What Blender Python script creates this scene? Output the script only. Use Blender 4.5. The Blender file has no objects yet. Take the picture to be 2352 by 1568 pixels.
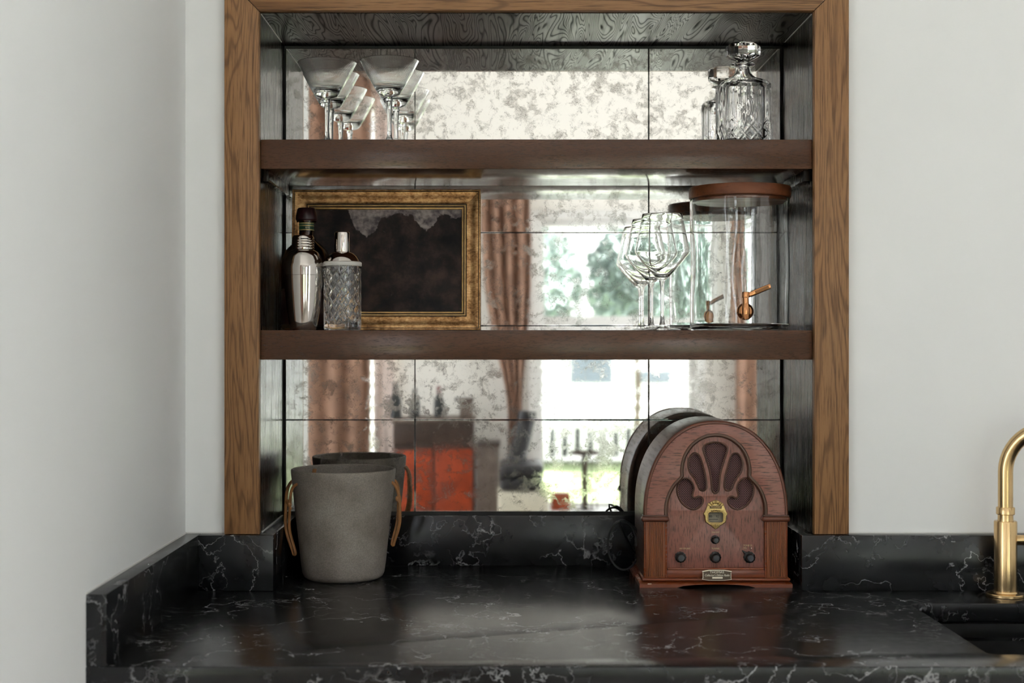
import bpy, bmesh, math, random
from mathutils import Vector, Matrix, noise as mnoise

random.seed(7)
PI = math.pi
scene = bpy.context.scene
COL = scene.collection

# ------------------------------------------------------------------ camera
F = 3150.0                      # focal length in pixels of the 2352 x 1568 frame
EYE = 1.395                     # camera height above the floor
cam_d = bpy.data.cameras.new('camera')
cam = bpy.data.objects.new('camera', cam_d)
COL.objects.link(cam)
cam.location = (0, 0, EYE)
cam.rotation_euler = (PI / 2, 0, 0)
cam_d.sensor_width = 36.0
cam_d.lens = 36.0 * F / 2352.0
cam_d.shift_x = 26.0 / 2352.0
cam_d.clip_start = 0.05
cam_d.clip_end = 200
cam_d.dof.use_dof = True
cam_d.dof.focus_distance = 2.69
cam_d.dof.aperture_fstop = 4.0
scene.camera = cam

# ------------------------------------------------------------------ world, light, exposure
world = bpy.data.worlds.new('overcast_sky')
scene.world = world
world.use_nodes = True
wn = world.node_tree.nodes
wn['Background'].inputs[0].default_value = (0.91, 0.95, 1.0, 1)
wn['Background'].inputs[1].default_value = 1.0

sun_d = bpy.data.lights.new('sun', 'SUN')
sun_d.energy = 11.0
sun_d.angle = math.radians(3)
sun_d.color = (1.0, 0.995, 0.985)
sun = bpy.data.objects.new('sun', sun_d)
COL.objects.link(sun)
sun.rotation_euler = Vector((-0.62, -0.16, -0.77)).to_track_quat('-Z', 'Y').to_euler()

view = scene.view_settings
view.view_transform = 'Standard'
view.look = 'None'
view.gamma = 1.0
view.use_curve_mapping = False
view.exposure = 2.28
try:
    scene.cycles.use_denoising = True
    scene.cycles.denoiser = 'OPENIMAGEDENOISE'
    scene.cycles.use_adaptive_sampling = True
    scene.cycles.adaptive_threshold = 0.04
    scene.cycles.max_bounces = 24
    scene.cycles.diffuse_bounces = 5
    scene.cycles.glossy_bounces = 12
    scene.cycles.transmission_bounces = 24
    scene.cycles.transparent_max_bounces = 16
    scene.cycles.sample_clamp_indirect = 8.0
    scene.cycles.blur_glossy = 0.3
except Exception:
    pass


# ------------------------------------------------------------------ helpers
def P(px, py, D):
    return ((px - 1150) * D / F, D, EYE - (py - 784) * D / F)


def finish(me, smooth=35):
    if smooth:
        me.shade_smooth()
        me.set_sharp_from_angle(angle=math.radians(smooth))


def obj(name, bm, mat, parent=None, smooth=35, loc=None, rot=None):
    if isinstance(bm, bmesh.types.BMesh):
        me = bpy.data.meshes.new(name)
        bmesh.ops.recalc_face_normals(bm, faces=bm.faces)
        bm.to_mesh(me)
        bm.free()
    else:
        me = bm
    me.materials.clear()
    me.materials.append(mat)
    finish(me, smooth)
    o = bpy.data.objects.new(name, me)
    COL.objects.link(o)
    if parent is not None:
        o.parent = parent
    if loc is not None:
        o.location = loc
    if rot is not None:
        o.rotation_euler = rot
    return o


def tag(o, label=None, cat=None, group=None, kind=None):
    if label:
        o['label'] = label
    if cat:
        o['category'] = cat
    if group:
        o['group'] = group
    if kind:
        o['kind'] = kind
    return o


def thing(name, label, cat, loc=(0, 0, 0), rz=0, group=None, kind=None):
    o = bpy.data.objects.new(name, None)
    o.empty_display_size = 0.02
    COL.objects.link(o)
    o.location = loc
    o.rotation_euler = (0, 0, rz)
    return tag(o, label, cat, group, kind)


def dup(root, loc, rz=None, label=None):
    r = root.copy()
    COL.objects.link(r)
    r.location = loc
    if rz is not None:
        r.rotation_euler = (0, 0, rz)
    if label:
        r['label'] = label
    for ch in list(root.children):
        c = ch.copy()
        COL.objects.link(c)
        c.parent = r
        for g in list(ch.children):
            d = g.copy()
            COL.objects.link(d)
            d.parent = c
    return r


def NB():
    return bmesh.new()


def box(bm, x0, x1, y0, y1, z0, z1, bev=0.0, seg=2):
    vs = [bm.verts.new((x, y, z)) for x in (x0, x1) for y in (y0, y1) for z in (z0, z1)]
    fs = [(0, 1, 3, 2), (4, 6, 7, 5), (0, 4, 5, 1), (2, 3, 7, 6), (0, 2, 6, 4), (1, 5, 7, 3)]
    faces = [bm.faces.new([vs[i] for i in f]) for f in fs]
    if bev > 0:
        es = {e for f in faces for e in f.edges}
        bmesh.ops.bevel(bm, geom=list(es), offset=bev, segments=seg, affect='EDGES', profile=0.5)
    return bm


def bx(*a, **k):
    return box(NB(), *a, **k)


def lathe(bm, prof, seg=48, c=(0, 0, 0), fn=None, close=False, axis='Z'):
    """prof: list of (r, z). r == 0 makes a pole. fn(r, z, th, i) -> r."""
    rings = []
    for i, (r, z) in enumerate(prof):
        if r <= 1e-7:
            v = _ax(c, 0, 0, z, axis)
            rings.append([bm.verts.new(v)])
        else:
            ring = []
            for k in range(seg):
                th = 2 * PI * k / seg
                rr = fn(r, z, th, i) if fn else r
                ring.append(bm.verts.new(_ax(c, rr * math.cos(th), rr * math.sin(th), z, axis)))
            rings.append(ring)
    pairs = list(zip(rings[:-1], rings[1:]))
    if close:
        pairs.append((rings[-1], rings[0]))
    for a, b in pairs:
        if len(a) == 1 and len(b) == 1:
            continue
        for k in range(seg):
            k2 = (k + 1) % seg
            if len(a) == 1:
                bm.faces.new((a[0], b[k], b[k2]))
            elif len(b) == 1:
                bm.faces.new((a[k], a[k2], b[0]))
            else:
                bm.faces.new((a[k], a[k2], b[k2], b[k]))
    return bm


def _ax(c, x, y, z, axis):
    if axis == 'Z':
        return (c[0] + x, c[1] + y, c[2] + z)
    if axis == 'Y':      # profile height runs toward -Y (towards the viewer)
        return (c[0] + x, c[1] - z, c[2] + y)
    return (c[0] + z, c[1] + x, c[2] + y)   # 'X'


def tube(bm, pts, r, seg=10, closed=False, flat=None):
    """r: number or list. flat=(a,b) makes a flattened strap section (width a along side, b along normal)."""
    pts = [Vector(p) for p in pts]
    n = len(pts)
    rr = r if isinstance(r, (list, tuple)) else [r] * n
    up = None
    rings = []
    for i, p in enumerate(pts):
        if closed:
            t = (pts[(i + 1) % n] - pts[i - 1]).normalized()
        else:
            t = (pts[min(i + 1, n - 1)] - pts[max(i - 1, 0)]).normalized()
        if up is None:
            ref = Vector((0, 0, 1)) if abs(t.z) < 0.9 else Vector((0, 1, 0))
            up = (ref - t * ref.dot(t)).normalized()
        else:
            up = (up - t * up.dot(t)).normalized()
        side = t.cross(up)
        ring = []
        for k in range(seg):
            a = 2 * PI * k / seg
            ca, sa = math.cos(a), math.sin(a)
            if flat:
                q = p + side * ca * flat[0] + up * sa * flat[1]
            else:
                q = p + (side * ca + up * sa) * rr[i]
            ring.append(bm.verts.new(q))
        rings.append(ring)
    rng = range(n) if closed else range(n - 1)
    for i in rng:
        a, b = rings[i], rings[(i + 1) % n]
        for k in range(seg):
            k2 = (k + 1) % seg
            bm.faces.new((a[k], a[k2], b[k2], b[k]))
    if not closed:
        bm.faces.new(list(reversed(rings[0])))
        bm.faces.new(rings[-1])
    return bm


def smooth_path(pts, sub=6, closed=False):
    pts = [Vector(p) for p in pts]
    n = len(pts)
    out = []
    rng = range(n) if closed else range(n - 1)
    for i in rng:
        if closed:
            p0, p1, p2, p3 = pts[i - 1], pts[i], pts[(i + 1) % n], pts[(i + 2) % n]
        else:
            p0, p1, p2, p3 = pts[max(i - 1, 0)], pts[i], pts[i + 1], pts[min(i + 2, n - 1)]
        for k in range(sub):
            t = k / sub
            out.append(0.5 * ((2 * p1) + (-p0 + p2) * t + (2 * p0 - 5 * p1 + 4 * p2 - p3) * t * t
                              + (-p0 + 3 * p1 - 3 * p2 + p3) * t ** 3))
    if not closed:
        out.append(pts[-1])
    return out


def plate(outer, holes=(), t=0.01, bev=0.0, plane='XZ', at=0.0, res=2):
    """Flat plate with holes, made by filling a 2D curve. plane XZ: thickness centred on y = at."""
    cu = bpy.data.curves.new('plate_tmp', 'CURVE')
    cu.dimensions = '2D'
    cu.fill_mode = 'BOTH'
    cu.extrude = max(t / 2 - bev, 0.0)
    cu.bevel_depth = bev
    cu.bevel_resolution = res
    cu.offset = -bev
    for poly in [outer] + list(holes):
        sp = cu.splines.new('POLY')
        sp.points.add(len(poly) - 1)
        for i, p in enumerate(poly):
            sp.points[i].co = (p[0], p[1], 0, 1)
        sp.use_cyclic_u = True
    o = bpy.data.objects.new('plate_tmp', cu)
    COL.objects.link(o)
    dg = bpy.context.evaluated_depsgraph_get()
    me = bpy.data.meshes.new_from_object(o.evaluated_get(dg))
    bpy.data.objects.remove(o)
    bpy.data.curves.remove(cu)
    for v in me.vertices:
        x, y, z = v.co
        v.co = (x, at - z, y) if plane == 'XZ' else (x, y, at + z)
    bm = bmesh.new()
    bm.from_mesh(me)
    bmesh.ops.remove_doubles(bm, verts=bm.verts, dist=1e-6)
    bpy.data.meshes.remove(me)
    return bm


def text_mesh(body, size, x, y, z, extrude=0.0004, shear=0.0, width=None, rotx=PI / 2, align='CENTER'):
    cu = bpy.data.curves.new('text_tmp', 'FONT')
    cu.body = body
    cu.size = size
    cu.align_x = align
    cu.align_y = 'CENTER'
    cu.extrude = extrude
    cu.shear = shear
    cu.resolution_u = 3
    o = bpy.data.objects.new('text_tmp', cu)
    COL.objects.link(o)
    dg = bpy.context.evaluated_depsgraph_get()
    me = bpy.data.meshes.new_from_object(o.evaluated_get(dg))
    bpy.data.objects.remove(o)
    bpy.data.curves.remove(cu)
    xs = [v.co.x for v in me.vertices]
    s = 1.0
    if width:
        s = width / (max(xs) - min(xs))
    for v in me.vertices:
        a, b, c = v.co
        v.co = (x + a * s, y - c, z + b)
    return me


def join_mesh(bm, me):
    bm.from_mesh(me)
    bpy.data.meshes.remove(me)
    return bm


# ------------------------------------------------------------------ materials
def new_mat(name):
    m = bpy.data.materials.new(name)
    m.use_nodes = True
    nt = m.node_tree
    b = nt.nodes['Principled BSDF']
    return m, nt, b


def N(nt, kind, **kw):
    n = nt.nodes.new(kind)
    for k, v in kw.items():
        if k in n.inputs:
            n.inputs[k].default_value = v
        else:
            setattr(n, k, v)
    return n


def L(nt, a, b):
    nt.links.new(a, b)


def math_node(nt, op, a, b=None, clamp=False):
    n = nt.nodes.new('ShaderNodeMath')
    n.operation = op
    n.use_clamp = clamp
    for i, v in enumerate((a, b)):
        if v is None:
            continue
        if isinstance(v, (int, float)):
            n.inputs[i].default_value = v
        else:
            nt.links.new(v, n.inputs[i])
    return n.outputs[0]


def ramp(nt, fac, stops):
    n = nt.nodes.new('ShaderNodeValToRGB')
    cr = n.color_ramp
    while len(cr.elements) < len(stops):
        cr.elements.new(0.5)
    for e, (p, c) in zip(cr.elements, stops):
        e.position = p
        e.color = c if len(c) == 4 else (*c, 1)
    nt.links.new(fac, n.inputs[0])
    return n.outputs[0]


def mixc(nt, fac, a, b, blend='MIX'):
    n = nt.nodes.new('ShaderNodeMix')
    n.data_type = 'RGBA'
    n.blend_type = blend
    for idx, v in ((0, fac), (6, a), (7, b)):
        if isinstance(v, (int, float)):
            n.inputs[idx].default_value = v
        elif isinstance(v, tuple):
            n.inputs[idx].default_value = v if len(v) == 4 else (*v, 1)
        else:
            nt.links.new(v, n.inputs[idx])
    return n.outputs[2]


def coords(nt, scale=(1, 1, 1), loc=(0, 0, 0), rand=False):
    tc = nt.nodes.new('ShaderNodeTexCoord')
    mp = nt.nodes.new('ShaderNodeMapping')
    mp.inputs['Scale'].default_value = scale
    mp.inputs['Location'].default_value = loc
    src = tc.outputs['Object']
    if rand:
        oi = nt.nodes.new('ShaderNodeObjectInfo')
        ad = nt.nodes.new('ShaderNodeVectorMath')
        ad.operation = 'ADD'
        mu = math_node(nt, 'MULTIPLY', oi.outputs['Random'], 7.3)
        cb = nt.nodes.new('ShaderNodeCombineXYZ')
        for i in range(3):
            nt.links.new(mu, cb.inputs[i])
        nt.links.new(src, ad.inputs[0])
        nt.links.new(cb.outputs[0], ad.inputs[1])
        src = ad.outputs[0]
    nt.links.new(src, mp.inputs['Vector'])
    return mp.outputs[0]


def noise_tex(nt, vec, scale, detail=4.0, rough=0.55, dist=0.0):
    n = nt.nodes.new('ShaderNodeTexNoise')
    n.inputs['Scale'].default_value = scale
    n.inputs['Detail'].default_value = detail
    n.inputs['Roughness'].default_value = rough
    n.inputs['Distortion'].default_value = dist
    if vec is not None:
        nt.links.new(vec, n.inputs['Vector'])
    return n


def bump(nt, b, height, strength=0.2, dist=0.001):
    n = nt.nodes.new('ShaderNodeBump')
    n.inputs['Strength'].default_value = strength
    n.inputs['Distance'].default_value = dist
    nt.links.new(height, n.inputs['Height'])
    nt.links.new(n.outputs[0], b.inputs['Normal'])


def plain(name, col, rough=0.5, metal=0.0, spec=0.5, var=0.0, vscale=20, coat=0.0, bmp=0.0, bscale=200):
    m, nt, b = new_mat(name)
    b.inputs['Roughness'].default_value = rough
    b.inputs['Metallic'].default_value = metal
    b.inputs['Specular IOR Level'].default_value = spec
    b.inputs['Coat Weight'].default_value = coat
    vec = coords(nt)
    n = noise_tex(nt, vec, vscale, 2)
    lo = tuple(c * (1 - var) for c in col)
    hi = tuple(min(1, c * (1 + var)) for c in col)
    L(nt, ramp(nt, n.outputs[0], [(0.3, lo), (0.7, hi)]), b.inputs['Base Color'])
    if bmp:
        n2 = noise_tex(nt, vec, bscale, 3)
        bump(nt, b, n2.outputs[0], bmp, 0.0006)
    return m


AX = {'X': 0, 'Y': 1, 'Z': 2}


def wood(name, light, dark, axis='X', scale=1.0, stretch=10.0, rings=9.0, ring_str=0.6, pore=0.5,
         rough=0.4, spec=0.5, bmp=0.15, coat=0.0, smod=0.0, base_scale=5.0, line=0.45, pscale=90.0, pstretch=22.0, dist=0.6, rrand=0.0):
    m, nt, b = new_mat(name)
    b.inputs['Roughness'].default_value = rough
    b.inputs['Specular IOR Level'].default_value = spec
    b.inputs['Coat Weight'].default_value = coat
    b.inputs['Coat Roughness'].default_value = 0.2
    s1 = [scale] * 3
    s1[AX[axis]] = scale / stretch
    v1 = coords(nt, tuple(s1), rand=True)
    n1 = noise_tex(nt, v1, base_scale, 2.5, 0.5, dist)
    a = math_node(nt, 'MULTIPLY', n1.outputs[0], rings * 2 * PI)
    a = math_node(nt, 'SINE', a)
    a = math_node(nt, 'MULTIPLY_ADD', a, 0.5)
    a.node.inputs[2].default_value = 0.5
    ringv = ramp(nt, a, [(0.0, (0, 0, 0)), (line, (0.25, 0.25, 0.25)), (1.0, (1, 1, 1))])
    s2 = [scale] * 3
    s2[AX[axis]] = scale / pstretch
    v2 = coords(nt, tuple(s2), rand=True)
    n2 = noise_tex(nt, v2, pscale, 3, 0.6)
    porev = ramp(nt, n2.outputs[0], [(0.50, (0, 0, 0)), (0.68, (1, 1, 1))])
    n3 = noise_tex(nt, v1, base_scale * 0.6, 3)
    base = mixc(nt, n3.outputs[0], light, tuple(0.72 * l + 0.28 * d for l, d in zip(light, dark)))
    rs = math_node(nt, 'MULTIPLY', ringv, ring_str)
    c1 = mixc(nt, rs, base, dark)
    ps = math_node(nt, 'MULTIPLY', porev, pore)
    c2 = mixc(nt, ps, c1, tuple(d * 0.55 for d in dark))
    L(nt, c2, b.inputs['Base Color'])
    hh = math_node(nt, 'ADD', math_node(nt, 'MULTIPLY', ringv, 0.5), porev)
    hh = math_node(nt, 'SUBTRACT', 1.0, hh)
    if bmp:
        bump(nt, b, hh, bmp, 0.0006)
    rr = math_node(nt, 'MULTIPLY_ADD', hh, -0.08)
    rr.node.inputs[2].default_value = rough + 0.04
    L(nt, rr, b.inputs['Roughness'])
    if smod:
        sm_ = math_node(nt, 'MULTIPLY_ADD', ringv, -smod * spec)
        sm_.node.inputs[2].default_value = spec
        L(nt, sm_, b.inputs['Specular IOR Level'])
    return m


def glass(name, col=(1, 1, 1), ior=1.46, rough=0.0):
    m, nt, b = new_mat(name)
    b.inputs['Base Color'].default_value = (*col, 1)
    b.inputs['Transmission Weight'].default_value = 1.0
    b.inputs['Roughness'].default_value = rough
    b.inputs['IOR'].default_value = ior
    return m


def window_glass(name):
    m = bpy.data.materials.new(name)
    m.use_nodes = True
    nt = m.node_tree
    nt.nodes.clear()
    out = nt.nodes.new('ShaderNodeOutputMaterial')
    tr = nt.nodes.new('ShaderNodeBsdfTransparent')
    gl = nt.nodes.new('ShaderNodeBsdfGlossy')
    gl.inputs['Roughness'].default_value = 0.02
    mx = nt.nodes.new('ShaderNodeMixShader')
    fr = nt.nodes.new('ShaderNodeFresnel')
    fr.inputs[0].default_value = 1.3
    L(nt, fr.outputs[0], mx.inputs[0])
    L(nt, tr.outputs[0], mx.inputs[1])
    L(nt, gl.outputs[0], mx.inputs[2])
    L(nt, mx.outputs[0], out.inputs[0])
    return m


def stone_mat(name, loc=(0, 0, 0), more=0.0):
    m, nt, b = new_mat(name)
    b.inputs['Roughness'].default_value = 0.24
    b.inputs['Specular IOR Level'].default_value = 0.40
    vec = coords(nt, loc=loc)
    warp = noise_tex(nt, vec, 13.0, 5, 0.62)
    sub = nt.nodes.new('ShaderNodeVectorMath'); sub.operation = 'SUBTRACT'
    L(nt, warp.outputs['Color'], sub.inputs[0]); sub.inputs[1].default_value = (0.5, 0.5, 0.5)
    sc = nt.nodes.new('ShaderNodeVectorMath'); sc.operation = 'SCALE'
    L(nt, sub.outputs[0], sc.inputs[0]); sc.inputs['Scale'].default_value = 0.075
    ad = nt.nodes.new('ShaderNodeVectorMath'); ad.operation = 'ADD'
    L(nt, vec, ad.inputs[0]); L(nt, sc.outputs[0], ad.inputs[1])
    col = (0.010, 0.0105, 0.012)
    cl = noise_tex(nt, vec, 5.0, 6, 0.6)
    base = ramp(nt, cl.outputs[0], [(0.35, (0.0055, 0.0055, 0.0065)), (0.62, (0.0115, 0.012, 0.0135)), (0.8, (0.022, 0.022, 0.025))])
    veins = None
    for scl, wid, mscl, lo, hi, stren in ((3.6, 0.0038, 3.6, 0.48, 0.62, 0.9), (7.5, 0.0065, 5.0, 0.49, 0.64, 0.8), (15.0, 0.011, 7.5, 0.50, 0.66, 0.6)):
        n = noise_tex(nt, ad.outputs[0], scl, 4.0, 0.5, 0.2)
        d = math_node(nt, 'ABSOLUTE', math_node(nt, 'SUBTRACT', n.outputs[0], 0.5))
        line = ramp(nt, d, [(0.0, (1, 1, 1)), (wid * 0.45, (0.45, 0.45, 0.45)), (wid, (0, 0, 0))])
        mk = noise_tex(nt, vec, mscl, 3.0, 0.6)
        mask = ramp(nt, mk.outputs[0], [(lo - more, (0, 0, 0)), (hi - more, (1, 1, 1))])
        v = math_node(nt, 'MULTIPLY', line, mask)
        v = math_node(nt, 'MULTIPLY', v, stren)
        veins = v if veins is None else math_node(nt, 'MAXIMUM', veins, v)
    L(nt, mixc(nt, veins, base, (0.48, 0.48, 0.49)), b.inputs['Base Color'])
    nz = noise_tex(nt, vec, 60, 4)
    rg = math_node(nt, 'MULTIPLY_ADD', nz.outputs[0], 0.10)
    rg.node.inputs[2].default_value = 0.17
    L(nt, rg, b.inputs['Roughness'])
    return m


def mirror_mat(name):
    m, nt, b = new_mat(name)
    b.inputs['Metallic'].default_value = 1.0
    vec = coords(nt, rand=True)
    warp = noise_tex(nt, vec, 26.0, 4, 0.6)
    sub = nt.nodes.new('ShaderNodeVectorMath'); sub.operation = 'SUBTRACT'
    L(nt, warp.outputs['Color'], sub.inputs[0]); sub.inputs[1].default_value = (0.5, 0.5, 0.5)
    sc = nt.nodes.new('ShaderNodeVectorMath'); sc.operation = 'SCALE'
    L(nt, sub.outputs[0], sc.inputs[0]); sc.inputs['Scale'].default_value = 0.05
    ad = nt.nodes.new('ShaderNodeVectorMath'); ad.operation = 'ADD'
    L(nt, vec, ad.inputs[0]); L(nt, sc.outputs[0], ad.inputs[1])
    w = ad.outputs[0]
    n1 = noise_tex(nt, w, 46.0, 6, 0.64)       # blotches
    n2 = noise_tex(nt, w, 170.0, 4, 0.65)       # fine squiggles
    n3 = noise_tex(nt, vec, 14.0, 2, 0.5)       # where the silver is worn more
    mk = math_node(nt, 'MULTIPLY_ADD', n3.outputs[0], 0.40)
    mk.node.inputs[2].default_value = -0.20
    blot = ramp(nt, math_node(nt, 'ADD', n1.outputs[0], mk), [(0.50, (0, 0, 0)), (0.64, (1, 1, 1))])
    d = math_node(nt, 'ABSOLUTE', math_node(nt, 'SUBTRACT', n2.outputs[0], 0.5))
    squig = ramp(nt, d, [(0.0, (1, 1, 1)), (0.035, (0, 0, 0))])
    squig = math_node(nt, 'MULTIPLY', squig, ramp(nt, n1.outputs[0], [(0.47, (0, 0, 0)), (0.58, (1, 1, 1))]))
    silver = (0.90, 0.895, 0.87)
    worn = mixc(nt, n2.outputs[0], (0.47, 0.44, 0.395), (0.66, 0.64, 0.60))
    c = mixc(nt, math_node(nt, 'MULTIPLY', blot, 0.62), silver, worn)
    c = mixc(nt, math_node(nt, 'MULTIPLY', squig, 0.62), c, (0.20, 0.18, 0.155))
    L(nt, c, b.inputs['Base Color'])
    rg = math_node(nt, 'MULTIPLY_ADD', blot, 0.055)
    rg.node.inputs[2].default_value = 0.018
    L(nt, rg, b.inputs['Roughness'])
    b2 = nt.nodes.new('ShaderNodeBsdfDiffuse')
    b2.inputs[0].default_value = (0.34, 0.33, 0.30, 1)
    mx = nt.nodes.new('ShaderNodeMixShader')
    f = math_node(nt, 'ADD', math_node(nt, 'MULTIPLY', blot, 0.15), math_node(nt, 'MULTIPLY', squig, 0.25))
    L(nt, f, mx.inputs[0])
    out = nt.nodes['Material Output']
    L(nt, b.outputs[0], mx.inputs[1]); L(nt, b2.outputs[0], mx.inputs[2])
    L(nt, mx.outputs[0], out.inputs[0])
    return m


M = {}
M['wall'] = plain('wall_paint', (0.80, 0.803, 0.798), 0.6, var=0.015, vscale=3)
M['cream_wall'] = plain('cream_wall_paint', (0.82, 0.80, 0.75), 0.6, var=0.015, vscale=3)
M['ceiling'] = plain('ceiling_paint', (0.86, 0.86, 0.845), 0.7, var=0.01)
M['caulk'] = plain('caulk_white', (0.70, 0.69, 0.66), 0.5, var=0.03)
M['stone'] = stone_mat('black_quartz')
M['stone_top'] = stone_mat('black_quartz_top', (1.7, 0.4, 0.9), 0.025)
M['mirror'] = mirror_mat('antique_mirror_silver')
M['black_gap'] = plain('mirror_backing_black', (0.012, 0.012, 0.012), 0.6)
M['oak_v'] = wood('oak_frame_vertical', (0.325, 0.163, 0.068), (0.098, 0.043, 0.016), 'Z', stretch=11, rings=19, ring_str=0.62, pore=0.7, rough=0.42, base_scale=13, pscale=420, pstretch=28, dist=0.5, line=0.72, bmp=0.12, spec=0.35)
M['oak_h'] = wood('oak_frame_horizontal', (0.325, 0.163, 0.068), (0.098, 0.043, 0.016), 'X', stretch=11, rings=19, ring_str=0.62, pore=0.7, rough=0.42, base_scale=13, pscale=420, pstretch=28, dist=0.5, line=0.72, bmp=0.12, spec=0.35)
M['shelf'] = wood('shelf_oak_stained', (0.115, 0.053, 0.028), (0.052, 0.023, 0.013), 'X', stretch=14, rings=5, ring_str=0.45, pore=0.75, rough=0.21, base_scale=9, bmp=0.02, spec=0.35, pscale=620, pstretch=7)
M['lining_v'] = wood('lining_oak_dark', (0.020, 0.013, 0.009), (0.007, 0.005, 0.004), 'Z', stretch=12, rings=6, ring_str=0.5, pore=0.5, rough=0.26, bmp=0.05, spec=0.20, base_scale=12, pscale=260)
M['lining_top'] = wood('lining_oak_dark_top', (0.034, 0.027, 0.021), (0.006, 0.005, 0.004), 'Y', stretch=9.0, rings=44, ring_str=0.95, pore=0.25, rough=0.36, base_scale=11, bmp=0.2, spec=0.26, smod=0.95, line=0.62, dist=0.8)
M['steel'] = plain('polished_steel', (0.54, 0.50, 0.46), 0.10, metal=1.0, var=0.02)
M['steel_cap'] = plain('chromed_cap', (0.66, 0.61, 0.56), 0.07, metal=1.0, var=0.02)
M['brass'] = plain('brushed_brass', (0.70, 0.49, 0.25), 0.25, metal=1.0, var=0.04, vscale=60)
M['copper'] = plain('polished_copper', (0.62, 0.29, 0.13), 0.16, metal=1.0, var=0.03)
M['antique_brass'] = plain('antique_brass', (0.50, 0.36, 0.15), 0.32, metal=1.0, var=0.15, vscale=300)
M['glass'] = glass('clear_glass')
M['crystal'] = glass('cut_crystal', (1, 1, 1), 1.52)
M['thin_glass'] = glass('thin_wall_glass', (0.985, 0.995, 0.99), 1.45)
M['pane'] = window_glass('window_pane_glass')
M['concrete'] = None


# ---- concrete for the ice bucket
def concrete():
    m, nt, b = new_mat('grey_concrete')
    vec = coords(nt)
    n1 = noise_tex(nt, vec, 14, 5, 0.6)
    n2 = noise_tex(nt, vec, 420, 2, 0.6)
    c = ramp(nt, n1.outputs[0], [(0.30, (0.170, 0.142, 0.116)), (0.52, (0.235, 0.205, 0.175)), (0.75, (0.29, 0.262, 0.23))])
    sp = ramp(nt, n2.outputs[0], [(0.35, (0.80, 0.80, 0.80)), (0.65, (1.12, 1.12, 1.12))])
    L(nt, mixc(nt, 1.0, c, sp, 'MULTIPLY'), b.inputs['Base Color'])
    b.inputs['Roughness'].default_value = 0.78
    bump(nt, b, n2.outputs[0], 0.18, 0.0006)
    return m


M['concrete'] = concrete()
M['leather'] = plain('tan_leather', (0.27, 0.115, 0.034), 0.55, var=0.2, vscale=60)
MAH_L, MAH_D = (0.300, 0.100, 0.068), (0.075, 0.021, 0.014)
M['mahogany_v'] = wood('mahogany_vertical', MAH_L, MAH_D, 'Z', stretch=16, rings=3, ring_str=0.35, pore=0.9, rough=0.33, pscale=430, pstretch=8, bmp=0.12, spec=0.6, base_scale=6)
M['mahogany_h'] = wood('mahogany_horizontal', MAH_L, MAH_D, 'X', stretch=16, rings=3, ring_str=0.35, pore=0.9, rough=0.33, pscale=430, pstretch=8, bmp=0.12, spec=0.6, base_scale=6)
M['mahogany_red'] = wood('mahogany_base', (0.27, 0.064, 0.019), (0.095, 0.019, 0.007), 'X', stretch=16, rings=3, ring_str=0.4, pore=0.5, rough=0.30, pscale=170, pstretch=14, bmp=0.05, base_scale=6)
M['mahogany_col'] = wood('mahogany_column', (0.31, 0.098, 0.036), (0.105, 0.034, 0.014), 'Z', stretch=16, rings=3, ring_str=0.4, pore=0.6, rough=0.34, pscale=170, pstretch=14, bmp=0.05, base_scale=6)
M['walnut_side'] = wood('walnut_side', (0.115, 0.062, 0.042), (0.045, 0.022, 0.014), 'Y', stretch=14, rings=4, ring_str=0.5, pore=0.5, rough=0.36, pscale=150, pstretch=14)
M['dark_mahogany'] = plain('dark_mahogany', (0.125, 0.036, 0.018), 0.32, var=0.15, vscale=40)
M['bead'] = plain('dark_brown_moulding', (0.085, 0.034, 0.019), 0.32, var=0.12, vscale=40)
M['knob'] = plain('black_bakelite', (0.010, 0.010, 0.011), 0.28, var=0.05)
M['knob_cap'] = plain('dark_slate_knob_cap', (0.030, 0.034, 0.040), 0.35, var=0.05)
M['gold_print'] = plain('gold_print', (0.58, 0.42, 0.22), 0.4, var=0.05)
M['cream_print'] = plain('cream_print', (0.88, 0.80, 0.64), 0.4, var=0.03)
M['plate_bronze'] = plain('bronze_plate', (0.085, 0.055, 0.026), 0.4, var=0.1)
M['dial'] = plain('dial_card', (0.30, 0.27, 0.20), 0.5, var=0.12, vscale=90)
M['dial_ink'] = plain('dial_ink', (0.03, 0.03, 0.03), 0.5)


def cloth_mat():
    m, nt, b = new_mat('grille_cloth')
    tc = nt.nodes.new('ShaderNodeTexCoord')
    sp = nt.nodes.new('ShaderNodeSeparateXYZ')
    L(nt, tc.outputs['Object'], sp.inputs[0])
    k = 2 * PI / 0.0043
    a = math_node(nt, 'SINE', math_node(nt, 'MULTIPLY', math_node(nt, 'ADD', sp.outputs[0], math_node(nt, 'MULTIPLY', sp.outputs[2], 1.25)), k))
    c = math_node(nt, 'SINE', math_node(nt, 'MULTIPLY', math_node(nt, 'SUBTRACT', sp.outputs[0], math_node(nt, 'MULTIPLY', sp.outputs[2], 1.25)), k))
    f = math_node(nt, 'ADD', a, c)
    L(nt, ramp(nt, f, [(0.70, (0.010, 0.005, 0.007)), (0.97, (0.42, 0.20, 0.19))]), b.inputs['Base Color'])
    b.inputs['Roughness'].default_value = 0.8
    return m


M['cloth'] = cloth_mat()
M['lid_wood'] = wood('acacia_lid', (0.235, 0.078, 0.030), (0.075, 0.022, 0.010), 'X', stretch=8, rings=5, ring_str=0.6, pore=0.4, rough=0.40, base_scale=8, spec=0.3)


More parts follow.
